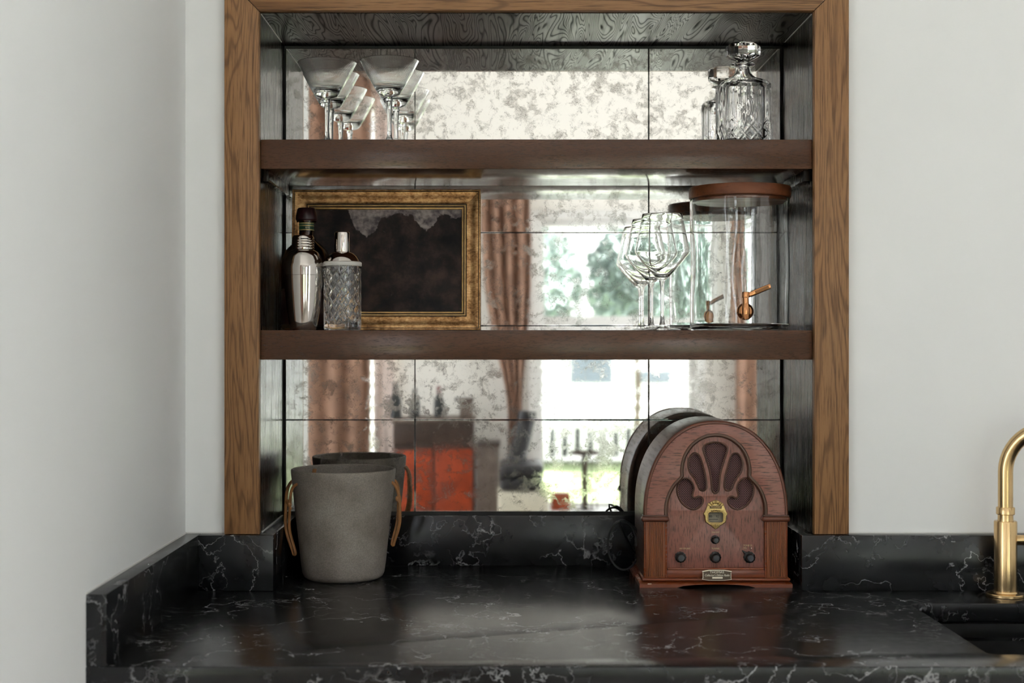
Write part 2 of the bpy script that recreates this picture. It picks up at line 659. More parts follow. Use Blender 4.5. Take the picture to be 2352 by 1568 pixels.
def gilt_mat():
    m, nt, b = new_mat('aged_gilt')
    vec = coords(nt)
    n1 = noise_tex(nt, vec, 38, 6, 0.7)
    vs = coords(nt, (50, 50, 110))
    n2 = noise_tex(nt, vs, 3.0, 4, 0.6)
    f = math_node(nt, 'ADD', math_node(nt, 'MULTIPLY', n1.outputs[0], 0.6), math_node(nt, 'MULTIPLY', n2.outputs[0], 0.4))
    L(nt, ramp(nt, f, [(0.36, (0.10, 0.048, 0.018)), (0.48, (0.38, 0.20, 0.080)), (0.62, (0.66, 0.42, 0.20))]), b.inputs['Base Color'])
    b.inputs['Metallic'].default_value = 0.85
    b.inputs['Roughness'].default_value = 0.36
    bump(nt, b, n1.outputs[0], 0.15, 0.0006)
    return m


M['gilt'] = gilt_mat()
M['gilt_bright'] = plain('bright_gilt', (0.58, 0.38, 0.16), 0.34, metal=0.8, var=0.2, vscale=90)
M['gilt_dark'] = plain('blackened_gilt', (0.030, 0.018, 0.009), 0.5, metal=0.3, var=0.2, vscale=90)


def canvas_mat():
    m, nt, b = new_mat('oil_landscape')
    tc = nt.nodes.new('ShaderNodeTexCoord')
    sp = nt.nodes.new('ShaderNodeSeparateXYZ')
    L(nt, tc.outputs['Object'], sp.inputs[0])
    vec = coords(nt)
    x, z = sp.outputs[0], sp.outputs[2]
    # tree line: crowns of several trees against the dusk sky
    xn = math_node(nt, 'MULTIPLY_ADD', x, 1 / 0.32)
    xn.node.inputs[2].default_value = 0.5
    line = [(-.16, .262), (-.085, .258), (-.066, .214), (-.042, .196), (-.024, .212), (-.012, .236), (.022, .244), (.053, .243), (.066, .222),
            (.084, .210), (.099, .224), (.110, .241), (.128, .247), (.145, .236), (.16, .240)]
    tl = ramp(nt, xn, [((a_ + .16) / .32, ((c_ - .15) / .15,) * 3) for a_, c_ in line])
    tl = math_node(nt, 'MULTIPLY_ADD', tl, 0.15)
    tl.node.inputs[2].default_value = 0.15
    ln = noise_tex(nt, vec, 75.0, 4.0, 0.6)
    tl = math_node(nt, 'ADD', tl, math_node(nt, 'MULTIPLY', math_node(nt, 'SUBTRACT', ln.outputs[0], 0.5), 0.030))
    d = math_node(nt, 'SUBTRACT', z, tl)
    sky = ramp(nt, math_node(nt, 'MULTIPLY', d, 60.0), [(0.0, (0, 0, 0)), (0.2, (1, 1, 1))])
    skyn = noise_tex(nt, vec, 60, 5, 0.6)
    skyc = ramp(nt, skyn.outputs[0], [(0.38, (0.085, 0.070, 0.075)), (0.50, (0.19, 0.16, 0.16)), (0.66, (0.36, 0.31, 0.29))])
    tn = noise_tex(nt, vec, 24, 6, 0.62)
    tree = ramp(nt, tn.outputs[0], [(0.36, (0.012, 0.010, 0.013)), (0.50, (0.026, 0.019, 0.019)), (0.66, (0.072, 0.044, 0.037))])
    # ground glow low in the picture and a few bright touches
    gn = noise_tex(nt, coords(nt, (1, 1, 2.2)), 46, 5, 0.62)
    g = ramp(nt, gn.outputs[0], [(0.58, (0, 0, 0)), (0.74, (1, 1, 1))])
    lowv = math_node(nt, 'MULTIPLY', math_node(nt, 'SUBTRACT', 0.085, z), 22.0, clamp=True)
    low = math_node(nt, 'MULTIPLY', math_node(nt, 'MULTIPLY', math_node(nt, 'SUBTRACT', z, 0.052), 60.0, clamp=True), lowv)
    tree = mixc(nt, math_node(nt, 'MULTIPLY', g, math_node(nt, 'MULTIPLY', low, 0.9)), tree, (0.115, 0.068, 0.045))
    tn2 = noise_tex(nt, vec, 75, 3, 0.6)
    tch = ramp(nt, tn2.outputs[0], [(0.70, (0, 0, 0)), (0.76, (1, 1, 1))])
    tree = mixc(nt, math_node(nt, 'MULTIPLY', tch, 0.7), tree, (0.10, 0.085, 0.075))
    L(nt, mixc(nt, sky, tree, skyc), b.inputs['Base Color'])
    b.inputs['Roughness'].default_value = 0.6
    b.inputs['Specular IOR Level'].default_value = 0.15
    bump(nt, b, noise_tex(nt, vec, 180, 4).outputs[0], 0.12, 0.0005)
    return m


M['canvas'] = canvas_mat()
M['rye_glass'] = glass('brown_bottle_glass', (0.34, 0.22, 0.10), 1.48)
M['wax'] = plain('dark_red_wax', (0.022, 0.006, 0.007), 0.35, var=0.1)
M['label_green'] = plain('green_label', (0.012, 0.055, 0.030), 0.5, var=0.1)
M['label_gold'] = plain('gold_label', (0.50, 0.38, 0.16), 0.4, metal=0.4, var=0.1)
M['label_red'] = plain('dark_label', (0.050, 0.020, 0.016), 0.5, var=0.2)
M['rubber'] = plain('frosted_ring', (0.55, 0.53, 0.50), 0.4, var=0.04)
M['sink'] = plain('matte_black_sink', (0.008, 0.008, 0.009), 0.42, var=0.1, vscale=60)
M['cord'] = plain('black_cord', (0.008, 0.008, 0.008), 0.5)
M['cabinet_paint'] = plain('dark_cabinet_paint', (0.035, 0.036, 0.040), 0.45, var=0.05)
M['floor'] = wood('floor_oak', (0.48, 0.43, 0.37), (0.33, 0.285, 0.235), 'Y', stretch=10, rings=5, rough=0.38, base_scale=4, bmp=0)
M['curtain'] = plain('brown_velvet', (0.33, 0.195, 0.135), 0.85, var=0.25, vscale=9)
M['sheer'] = plain('pale_pink_linen', (0.74, 0.62, 0.57), 0.8, var=0.05, vscale=12)
M['white_wood'] = plain('white_painted_wood', (0.80, 0.80, 0.78), 0.4, var=0.02)
M['cream_wood'] = plain('beige_painted_wood', (0.62, 0.58, 0.48), 0.5, var=0.03)
M['orange_leather'] = plain('rust_orange_leather', (0.33, 0.044, 0.008), 0.42, var=0.35, vscale=11)
M['dark_brown'] = plain('dark_brown_wood', (0.050, 0.030, 0.022), 0.4, var=0.2)
M['grey_brown'] = plain('taupe_wood', (0.14, 0.105, 0.085), 0.5, var=0.2)
M['charcoal'] = plain('charcoal_leather', (0.022, 0.021, 0.024), 0.4, var=0.2)
M['cream_cloth'] = plain('cream_boucle', (0.66, 0.62, 0.50), 0.9, var=0.06, vscale=60)
M['wine_glass_dark'] = plain('dark_green_bottle', (0.008, 0.011, 0.010), 0.12, var=0.1)
M['capsule_red'] = plain('red_foil', (0.14, 0.008, 0.012), 0.35, var=0.1)
M['bronze'] = plain('dark_bronze', (0.060, 0.036, 0.026), 0.4, metal=0.5, var=0.2)
M['siding'] = plain('white_siding', (0.74, 0.75, 0.77), 0.6, var=0.04, vscale=3)
M['grass'] = plain('lawn_grass', (0.16, 0.205, 0.095), 0.9, var=0.35, vscale=2.0)
M['bounce_paving'] = plain('pale_bounce_stone', (0.66, 0.66, 0.65), 0.8, var=0.06, vscale=1.5)  # pale ground added as a sunlight reflector
M['leaf'] = plain('tree_leaf', (0.15, 0.20, 0.18), 0.6, var=0.35, vscale=0.9)
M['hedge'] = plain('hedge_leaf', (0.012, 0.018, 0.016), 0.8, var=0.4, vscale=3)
M['bark'] = plain('tree_bark', (0.09, 0.065, 0.045), 0.9, var=0.3)
M['dark_glass'] = plain('dark_house_window', (0.09, 0.11, 0.13), 0.15, var=0.1)

# ------------------------------------------------------------------ main dimensions
CT = 0.920          # counter top
SP = 1.026          # top of the backsplash
YW = 2.640          # painted wall plane
YF = 2.622          # face of the wooden casing
YM = 2.920          # mirror plane
XL, XR = -0.462, 0.5995   # niche sides
ZN = 2.026          # niche ceiling
YR = -3.20          # wall behind the camera
RX0, RX1 = -3.4, 3.2
ZC = 3.30
LWX = -0.606        # left stub wall face

# ------------------------------------------------------------------ the room shell
bm = bx(RX0 - 0.12, RX1 + 0.12, YR - 0.12, YW + 0.40, -0.05, 0.0)
tag(obj('floor', bm, M['floor']), 'oak floor of the room behind the camera', kind='structure')
bm = bx(RX0 - 0.12, RX1 + 0.12, YR - 0.12, YW + 0.40, ZC, ZC + 0.08)
tag(obj('ceiling', bm, M['ceiling']), 'white ceiling of the room', kind='structure')

hx0, hx1, hz0, hz1 = XL - 0.02, XR + 0.02, 0.90, ZN + 0.02
bm = NB()
for x0, x1, z0, z1 in ((RX0, hx0, 0, ZC), (hx1, RX1, 0, ZC), (hx0, hx1, 0, hz0 - 0.01), (hx0, hx1, hz1, ZC)):
    box(bm, x0, x1, YW, YW + 0.11, z0, z1)
tag(obj('wall_back', bm, M['wall'], smooth=0), 'off-white painted wall around the wooden bar niche', kind='structure')

tag(obj('wall_niche', bx(RX0, RX1, YM + 0.018, YM + 0.10, 0, ZC), M['wall'], smooth=0), 'hidden wall closing the back of the niche', kind='structure')

bm = bx(LWX - 0.14, LWX, 1.52, YW, 0, ZC, bev=0.004)
tag(obj('wall_left', bm, M['wall']), 'off-white painted side wall left of the counter', kind='structure')


def wall_with_holes(name, axis, pos, t, a0, a1, holes, mat, label):
    """axis 'Y': wall in the XZ plane at y=pos..pos+t; axis 'X': wall in the YZ plane."""
    outer = [(a0, 0), (a1, 0), (a1, ZC), (a0, ZC)]
    hs = [[(h[0], h[2]), (h[0], h[3]), (h[1], h[3]), (h[1], h[2])] for h in holes]
    b_ = plate(outer, hs, t, 0, 'XZ', pos + t / 2)
    if axis == 'X':
        for v in b_.verts:
            x, y, z = v.co
            v.co = (y, x, z)
        bmesh.ops.reverse_faces(b_, faces=b_.faces)
    tag(obj(name, b_, mat, smooth=0), label, kind='structure')


W1 = (0.232, 1.29, 0.27, 2.20)          # the window seen in the mirror
W2 = (-2.15, -0.70, 0.10, 3.00)         # tall window behind the brown curtain
W5 = (1.80, 2.95, 0.27, 2.20)
wall_with_holes('wall_rear', 'Y', YR - 0.12, 0.12, RX0 - 0.12, RX1 + 0.12, [W1, W2, W5], M['cream_wall'], 'pale wall behind the camera, seen in the mirror')
W3 = (-2.8, -0.7, 0.25, 2.75)  # right side opening, out of view, added to brighten the room
W4 = (-2.4, 1.0, 0.25, 2.75)  # far left opening, unseen, added for extra daylight
wall_with_holes('wall_right', 'X', RX1, 0.12, YR - 0.12, YW + 0.4, [W3], M['wall'], 'side wall on the right with a wide window added for daylight')
wall_with_holes('wall_far_left', 'X', RX0 - 0.12, 0.12, YR - 0.12, YW + 0.4, [W4], M['wall'], 'side wall on the far left with a wide window added for daylight')


def window(name, axis, w, pos, mat_frame, label, rails=(), mullions=(), fw=0.05, frame2=None):
    t = thing(name, label, None, kind='structure')
    def put(nm, bm_, mt, par):
        if axis == 'X':
            for v in bm_.verts:
                x, y, z = v.co
                v.co = (y, x, z)
        return obj(nm, bm_, mt, par)
    x0, x1, z0, z1 = w
    y0, y1 = pos, pos + 0.07
    put('window_stile', bx(x0, x0 + fw, y0, y1, z0, z1, bev=0.004), mat_frame, t)
    put('window_stile', bx(x1 - fw, x1, y0, y1, z0, z1, bev=0.004), mat_frame, t)
    put('window_head', bx(x0 + fw, x1 - fw, y0, y1, z1 - fw, z1, bev=0.004), mat_frame, t)
    put('window_sill', bx(x0 + fw, x1 - fw, y0, y1, z0, z0 + fw, bev=0.004), mat_frame, t)
    zs = [z0 + fw]
    for (ra, rb) in rails:
        put('window_rail', bx(x0 + fw, x1 - fw, y0 + 0.004, y1 - 0.004, ra, rb, bev=0.004), mat_frame, t)
        zs += [ra, rb]
    zs.append(z1 - fw)
    for mx_ in mullions:
        put('mullion', bx(mx_ - 0.012, mx_ + 0.012, y0 + 0.012, y1 - 0.012, z0 + fw, z1 - fw), mat_frame, t)
    xs = [x0 + fw] + list(mullions) + [x1 - fw]
    for za, zb in zip(zs[0::2], zs[1::2]):
        for xa, xb in zip(xs[:-1], xs[1:]):
            put('pane', bx(xa, xb, (y0 + y1) / 2 - 0.002, (y0 + y1) / 2 + 0.002, za, zb), M['pane'], t)
    return t


window('window_1', 'Y', W1, YR - 0.10, M['white_wood'], 'white sash window with a garden view, seen in the mirror', rails=[(1.36, 1.56)], fw=0.05)
window('window_2', 'Y', W2, YR - 0.10, M['white_wood'], 'tall white window beside the brown curtain, seen in the mirror', rails=[(2.2, 2.26)], mullions=(-1.43,))
window('added_window_3', 'X', W3, RX1 + 0.02, M['white_wood'], 'wide unseen window added in the right side wall for daylight', mullions=(-1.75,))
window('added_window_4', 'X', W4, RX0 - 0.10, M['white_wood'], 'wide unseen window added in the far left wall for daylight', mullions=(-1.3, -0.2))
window('window_5', 'Y', W5, YR - 0.10, M['white_wood'], 'white window at the right end of the rear wall', rails=[(1.36, 1.46)])

# casing boards around window 1
t = thing('trim_1', 'white casing around the garden window seen in the mirror', None, kind='structure')
cw = 0.055
obj('casing_board', bx(W1[0] - cw, W1[0], YR, YR + 0.02, W1[2] - cw, W1[3] + cw, bev=0.003), M['white_wood'], t)
obj('casing_board', bx(W1[1], W1[1] + cw, YR, YR + 0.02, W1[2] - cw, W1[3] + cw, bev=0.003), M['white_wood'], t)
obj('casing_board', bx(W1[0], W1[1], YR, YR + 0.02, W1[3], W1[3] + cw, bev=0.003), M['white_wood'], t)
obj('sill_board', bx(W1[0], W1[1], YR, YR + 0.06, W1[2] - cw, W1[2], bev=0.003), M['white_wood'], t)

# ------------------------------------------------------------------ niche: casing, lining, mirror
FO = 0.0666
t = thing('trim_2', 'golden brown oak casing framing the bar niche', None, kind='structure')


def mitre_board(pts, mat, parent, name):
    b_ = NB()
    f0 = [b_.verts.new((x, YF, z)) for x, z in pts]
    f1 = [b_.verts.new((x, YW, z)) for x, z in pts]
    b_.faces.new(f0)
    b_.faces.new(list(reversed(f1)))
    n = len(pts)
    for i in range(n):
        b_.faces.new((f0[i], f1[i], f1[(i + 1) % n], f0[(i + 1) % n]))
    es = [e for e in b_.edges if all(abs(v.co.y - YF) < 1e-6 for v in e.verts)]
    bmesh.ops.bevel(b_, geom=es, offset=0.0016, segments=2, affect='EDGES', profile=0.5)
    return obj(name, b_, mat, parent)


mitre_board([(XL - FO, SP + 0.0005), (XL - 0.0005, SP + 0.0005), (XL - 0.0005, ZN + 0.001), (XL - FO, ZN + FO)], M['oak_v'], t, 'jamb_board')
mitre_board([(XR + 0.0005, SP + 0.0005), (XR + FO, SP + 0.0005), (XR + FO, ZN + FO), (XR + 0.0005, ZN + 0.001)], M['oak_v'], t, 'jamb_board')
mitre_board([(XL - 0.0002, ZN + 0.0015), (XR + 0.0002, ZN + 0.0015), (XR + FO - 0.0004, ZN + FO + 0.0005), (XL - FO + 0.0004, ZN + FO + 0.0005)], M['oak_h'], t, 'head_board')

t = thing('trim_3', 'dark stained oak lining inside the bar niche', None, kind='structure')
obj('side_panel', bx(XL - 0.016, XL, YW - 0.001, YM + 0.02, CT, ZN), M['lining_v'], t)
obj('side_panel', bx(XR, XR + 0.016, YW - 0.001, YM + 0.02, CT, ZN), M['lining_v'], t)
obj('top_panel', bx(XL - 0.016, XR + 0.016, YW - 0.001, YM + 0.02, ZN, ZN + 0.016), M['lining_top'], t)
# slender dark cleat strips under the upper shelf, along both sides
for x0, x1 in ((XL, XL + 0.012), (XR - 0.012, XR)):
    obj('cleat', bx(x0, x1, 2.66, YM - 0.004, 1.705, 1.7265, bev=0.002), M['lining_v'], t)

mir = thing('antique_mirror', 'mottled antique mirror in rectangular panes lining the back of the niche', 'mirror', (0, YM, 1.03))
obj('backing', bx(XL + 0.001, XR - 0.001, 0.0055, 0.0175, -0.1, ZN - 1.03 - 0.001), M['black_gap'], mir)
mxs = [XL + 0.003, -0.1825, 0.3152, XR - 0.003]
mzs = [1.0315, 1.2281, 1.4284, 1.6267, 1.8230, 2.0195]
random.seed(3)
for i in range(3):
    for j in range(5):
        g = 0.0009
        b_ = bx(mxs[i] + g, mxs[i + 1] - g, 0.0, 0.005, mzs[j] - 1.03 + g, mzs[j + 1] - 1.03 - g, bev=0.0011, seg=1)
        o = obj('mirror_pane', b_, M['mirror'], mir, smooth=0)
        o.rotation_euler = (random.uniform(-1, 1) * 0.0006, 0, random.uniform(-1, 1) * 0.0006)

for z0, z1, lab in ((1.7265, 1.783, 'upper dark brown oak shelf holding the cocktail glasses and decanter'),
                    (1.360, 1.4168, 'lower dark brown oak shelf holding the painting and drink dispenser')):
    o = obj('floating_shelf', bx(XL + 0.0008, XR - 0.0008, 2.635, YM - 0.001, z0, z1, bev=0.0012), M['shelf'])
    tag(o, lab, 'shelf')

# ------------------------------------------------------------------ countertop, backsplash, sink
CX1 = 1.70
CY0 = 2.003
outer = [(LWX, CY0), (CX1, CY0), (CX1, YW), (XR, YW), (XR, YM), (XL, YM), (XL, YW), (LWX, YW)]


def rrect(x0, x1, y0, y1, r, n=6):
    pts = []
    for cx, cy, a0 in ((x1 - r, y1 - r, 0), (x0 + r, y1 - r, 90), (x0 + r, y0 + r, 180), (x1 - r, y0 + r, 270)):
        for k in range(n + 1):
            a = math.radians(a0 + 90 * k / n)
            pts.append((cx + r * math.cos(a), cy + r * math.sin(a)))
    return pts


SX0, SX1, SY0, SY1 = 0.742, 1.50, 2.083, 2.487
hole = rrect(SX0, SX1, SY0, SY1, 0.016)
bm = plate(outer, [hole], 0.034, 0.0018, 'XY', CT - 0.017)
tag(obj('countertop', bm, M['stone_top']), 'black quartz countertop with fine white veins and a sink cutout', 'countertop')

slabs = [
    ((LWX, -0.576, CY0, YW, CT, SP), 'black stone backsplash running along the left side wall'),
    ((-0.5758, -0.433, YW - 0.030, YW, CT, SP), 'short black stone backsplash under the left casing post'),
    ((XL, -0.433, YW + 0.0002, YM - 0.0152, CT, SP), 'black stone backsplash on the left side inside the niche, beside the bucket'),
    ((XL, XR, YM - 0.015, YM - 0.001, CT, SP), 'veined black stone backsplash below the mirror at the back of the niche'),
    ((0.5735, XR, YW + 0.0002, YM - 0.0152, CT, SP), 'black stone backsplash on the right side inside the niche, beside the radio'),
    ((0.5735, CX1, YW - 0.030, YW, CT, SP), 'veined black stone backsplash behind the brass faucet'),
]
for d, lab in slabs:
    x0, x1, y0, y1, z0, z1 = d
    o = obj('backsplash', bx(x0, x1, y0, y1, z0 + 0.0002, z1, bev=0.0012), M['stone'])
    tag(o, lab, 'backsplash')
# thin pale caulk line above the splash
t = thing('trim_4', 'thin pale caulk line between wall and backsplash', None, kind='structure')
obj('caulk_bead', bx(0.6665, CX1, YW - 0.002, YW, SP, SP + 0.0025), M['caulk'], t)
obj('caulk_bead', bx(LWX, LWX + 0.002, CY0, YW, SP, SP + 0.0025), M['caulk'], t)
obj('caulk_bead', bx(LWX + 0.002, -0.5292, YW - 0.002, YW, SP, SP + 0.0025), M['caulk'], t)
obj('caulk_bead', bx(XL, XL + 0.002, YW + 0.01, YM - 0.02, SP, SP + 0.0025), M['caulk'], t)

for x0, x1 in ((XL, XL + 0.0014), (XR - 0.0014, XR)):
    obj('caulk_bead', bx(x0, x1, YF + 0.02, YM - 0.03, ZN - 0.0013, ZN), M['caulk'], t)

# sink
sk = thing('undermount_sink', 'matte black undermount sink set into the counter', 'sink', ((SX0 + SX1) / 2, (SY0 + SY1) / 2, 0.68))
b_ = NB()
zt = CT - 0.0385 - 0.68
loops = []
specs = [(0.012, zt), (-0.002, zt), (-0.002, zt - 0.012), (0.014, zt - 0.014), (0.014, zt - 0.028), (-0.003, zt - 0.030), (-0.003, 0.03), (-0.03, 0.008)]
hw, hd = (SX1 - SX0) / 2, (SY1 - SY0) / 2
for off, z in specs:
    pts = rrect(-hw - off, hw + off, -hd - off, hd + off, 0.016 + max(off, 0))
    loops.append([b_.verts.new((x, y, z)) for x, y in pts])
loops.reverse()
n = len(loops[0])
for a, c in zip(loops[:-1], loops[1:]):
    for k in range(n):
        b_.faces.new((a[k], a[(k + 1) % n], c[(k + 1) % n], c[k]))
b_.faces.new(loops[0])
o = obj('basin', b_, M['sink'], sk)
sm = o.modifiers.new('thickness', 'SOLIDIFY'); sm.thickness = 0.003; sm.offset = 1
me = text_mesh('KOHLER', 0.0135, 2336 * 0, 0, 0, 0.0003, align='LEFT')
for v in me.vertices:
    v.co.x = v.co.x * 1.35
px_, _, pz_ = P(2322, 1471, SY1)
obj('lettering', me, plain('grey_etched_lettering', (0.10, 0.10, 0.105), 0.4), sk,
    loc=(px_ - (SX0 + SX1) / 2, hd - 0.0035, pz_ - 0.68))
lathe_b = lathe(NB(), [(0.0, 0.004), (0.038, 0.004), (0.045, 0.007), (0.045, 0.011), (0.02, 0.010), (0.0, 0.010)], 32, (0, 0.05, 0.004))
obj('drain', lathe_b, M['bronze'], sk)

# base cabinet below the counter
bc = thing('base_cabinet', 'dark painted base cabinet under the black counter', 'cabinet', ((LWX + CX1) / 2, 2.33, 0))
cx = (LWX + CX1) / 2
hwc = (CX1 - LWX) / 2 - 0.004
zt = CT - 0.0345
obj('end_panel', bx(-hwc, -hwc + 0.02, -0.28, 0.30, 0.0, zt), M['cabinet_paint'], bc)
obj('end_panel', bx(hwc - 0.02, hwc, -0.28, 0.30, 0.0, zt), M['cabinet_paint'], bc)
obj('back_panel', bx(-hwc + 0.02, hwc - 0.02, 0.285, 0.30, 0.0, zt), M['cabinet_paint'], bc)
obj('toe_kick', bx(-hwc + 0.02, hwc - 0.02, -0.22, -0.205, 0.0, 0.10), M['cabinet_paint'], bc)
nd = 5
wd = 2 * hwc / nd
for k in range(nd):
    x0 = -hwc + k * wd
    d = obj('door', bx(x0 + 0.002, x0 + wd - 0.002, -0.302, -0.282, 0.11, zt - 0.012, bev=0.002), M['cabinet_paint'], bc)
    obj('handle', tube(NB(), [(x0 + wd * 0.85, -0.31, 0.55), (x0 + wd * 0.85, -0.335, 0.56), (x0 + wd * 0.85, -0.335, 0.70), (x0 + wd * 0.85, -0.31, 0.71)], 0.005), M['brass'], d)

# ------------------------------------------------------------------ brass faucet
fx, fy = (2309.5 - 1150) * 2.56 / F, 2.56
ft = thing('faucet', 'brushed brass gooseneck faucet standing behind the sink', 'faucet', (fx, fy, CT))
s = 2.56 / F
obj('flange', lathe(NB(), [(0, 0.0002), (0.0335, 0.0002), (0.0350, 0.001), (0.0350, 0.0045), (0.0335, 0.006), (0.0235, 0.0075), (0.0222, 0.010), (0, 0.010)], 48), M['brass'], ft)
obj('body', lathe(NB(), [(0, 0.009), (0.0205, 0.009), (0.0207, 0.012), (0.0207, 0.1385), (0.0198, 0.1405), (0, 0.1405)], 48), M['brass'], ft)
obj('neck', lathe(NB(), [(0, 0.140), (0.0145, 0.140), (0.0140, 0.1445), (0.0140, 0.153), (0.0, 0.153)], 40), M['brass'], ft)
obj('collar', lathe(NB(), [(0, 0.1525), (0.0160, 0.1525), (0.0168, 0.1535), (0.0168, 0.1650), (0.0160, 0.1662), (0, 0.1662)], 40), M['brass'], ft)
R_ = 0.085
ang = math.radians(-32)
dx, dy = math.cos(ang), math.sin(ang)
pts = [(0, 0, 0.166), (0, 0, 0.19), (0, 0, 0.215)]
z0 = 0.232
for k in range(0, 25):
    a = PI - PI * k / 24 * 1.04
    h = R_ + R_ * math.cos(a)
    pts.append((dx * h, dy * h, z0 + R_ * math.sin(a)))
obj('spout', tube(NB(), pts, 0.0136, 24), M['brass'], ft)
e = Vector(pts[-1]); e2 = Vector(pts[-2]); d_ = (e - e2).normalized()
obj('aerator', tube(NB(), [e - d_ * 0.004, e + d_ * 0.018], 0.0152, 24), M['brass'], ft)
h = obj('handle_stem', tube(NB(), [(0.018, 0, 0.1045), (0.045, 0, 0.1045)], 0.0098, 24), M['brass'], ft)
obj('lever', tube(NB(), [(0.045, 0, 0.1045), (0.060, 0, 0.106), (0.115, -0.01, 0.118)], [0.0098, 0.0062, 0.0050], 16), M['brass'], h)

# ------------------------------------------------------------------ radio
RD = 2.657
RS = F / RD
rxc = (1643 - 1150) * RD / F
DEP = 0.185
ra = thing('cathedral_radio', 'mahogany cathedral style table radio with arched top and shell shaped grille', 'radio', (rxc, RD + DEP / 2, CT))
YFR = -DEP / 2       # local y of the front face of the inner panel


def r5(x, y):      # from the radio close-up (scale 0.2934), offset from the centre line
    return ((x) * 0.2934 / RS, (1455 - y) * 0.2934 / RS)


def r6(x, y):
    px, py = 1500 + x * 0.16584, 960 + y * 0.16584
    return ((px - 1642.1) / RS, (1347 - py) / RS)


def r7(x, y):
    px, py = 1440 + x * 0.17007, 1180 + y * 0.17007
    return ((px - 1643) / RS, (1347 - py) / RS)


HW = 0.1386
Z0 = 0.0173
ZS = r5(0, 900)[1]
ZT = 0.3205


def arch_outline(inset=0.0, zb=Z0, n=40):
    a, b2 = HW - inset, ZT - ZS - inset
    pts = [(a, zb), (a, ZS * 0.6)]
    ex = 2 / 2.18
    for k in range(n + 1):
        th = PI * k / n
        c, s_ = math.cos(th), math.sin(th)
        pts.append((a * math.copysign(abs(c) ** ex, c), ZS + b2 * abs(s_) ** ex))
    pts += [(-a, ZS * 0.6), (-a, zb)]
    return pts


# trefoil opening
half = [r5(-390, 905), r5(-392, 850), r5(-385, 790), r5(-362, 720), r5(-325, 655), r5(-283, 610), r5(-264, 588)]
up = [r5(-264, 588), r5(-266, 540), r5(-258, 480), r5(-236, 415), r5(-192, 350), r5(-130, 300), r5(-65, 272), r5(0, 264)]
h1 = [tuple(p[:2]) for p in smooth_path([(x, z, 0) for x, z in half], 5)]
h2 = [tuple(p[:2]) for p in smooth_path([(x, z, 0) for x, z in up], 5)]
left = h1[:-1] + h2
tre = left + [(-x, z) for x, z in reversed(left[:-1])]
tre_hole = [(left[0][0], ZS - 0.02)] + tre + [(-left[0][0], ZS - 0.02)]
# body shell
body_hole = arch_outline(0.009, Z0 + 0.008)
obj('body', plate(arch_outline(0), [body_hole], DEP - 0.012, 0.002, 'XZ', YFR + 0.008 + (DEP - 0.012) / 2), M['walnut_side'], ra)
obj('back_panel', plate(arch_outline(0.0085), [], 0.005, 0, 'XZ', DEP / 2 - 0.03), M['bead'], ra)
# arch board
ab = arch_outline(0.0045, ZS - 0.006)
k0 = [i for i, p in enumerate(ab)]
archpoly = [(HW - 0.0045, ZS - 0.006)] + [p for p in arch_outline(0.0045)[2:-2]] + [(-HW + 0.0045, ZS - 0.006)]
archpoly += [(left[0][0], ZS - 0.006)] + tre + [(-left[0][0], ZS - 0.006)]
obj('arch_board', plate(archpoly, [], 0.010, 0.0008, 'XZ', YFR - 0.001), M['mahogany_h'], ra)
# outer bead along the arch
op = [(x, YFR - 0.003, z) for x, z in arch_outline(0.0025)[2:-2]]
op = [(HW - 0.0025, YFR - 0.003, ZS - 0.006)] + op + [(-HW + 0.0025, YFR - 0.003, ZS - 0.006)]
obj('arch_bead', tube(NB(), op, 0.0042, 10), M['dark_mahogany'], ra)
ip = [(x, YFR - 0.0035, z) for x, z in arch_outline(0.0070)[2:-2]]
obj('arch_bead', tube(NB(), ip, 0.0016, 8), M['bead'], ra)
# trefoil moulding
tp = [(x, YFR - 0.0035, z) for x, z in tre]
obj('trefoil_moulding', tube(NB(), tp, 0.0042, 10), M['bead'], ra)
# grilles
gA = [(690, 420), (720, 370), (790, 340), (857, 330), (924, 340), (994, 370), (1024, 420), (1011, 490), (967, 620), (929, 760), (908, 950), (894, 1010), (857, 1040), (820, 1010), (806, 950), (785, 760), (747, 620), (703, 490)]
gB = [(555, 485), (510, 530), (485, 600), (485, 680), (510, 760), (570, 840), (610, 920), (640, 985), (685, 1003), (720, 985), (735, 930), (720, 800), (690, 680), (650, 550), (610, 495)]
gC = [(430, 830), (370, 860), (330, 950), (330, 1030), (355, 1110), (410, 1190), (480, 1240), (550, 1262), (620, 1240), (670, 1190), (685, 1140), (665, 1095), (620, 1085), (570, 1105), (540, 1080), (545, 1030), (560, 970), (540, 900), (490, 845)]
mirr = lambda g: [(2 * 857 - x, y) for x, y in g]
grs = []
for g in (gA, gB, mirr(gB), gC, mirr(gC)):
    q = [r6(x, y) for x, y in g]
    grs.append([tuple(p[:2]) for p in smooth_path([(x, z, 0) for x, z in q], 4, True)])
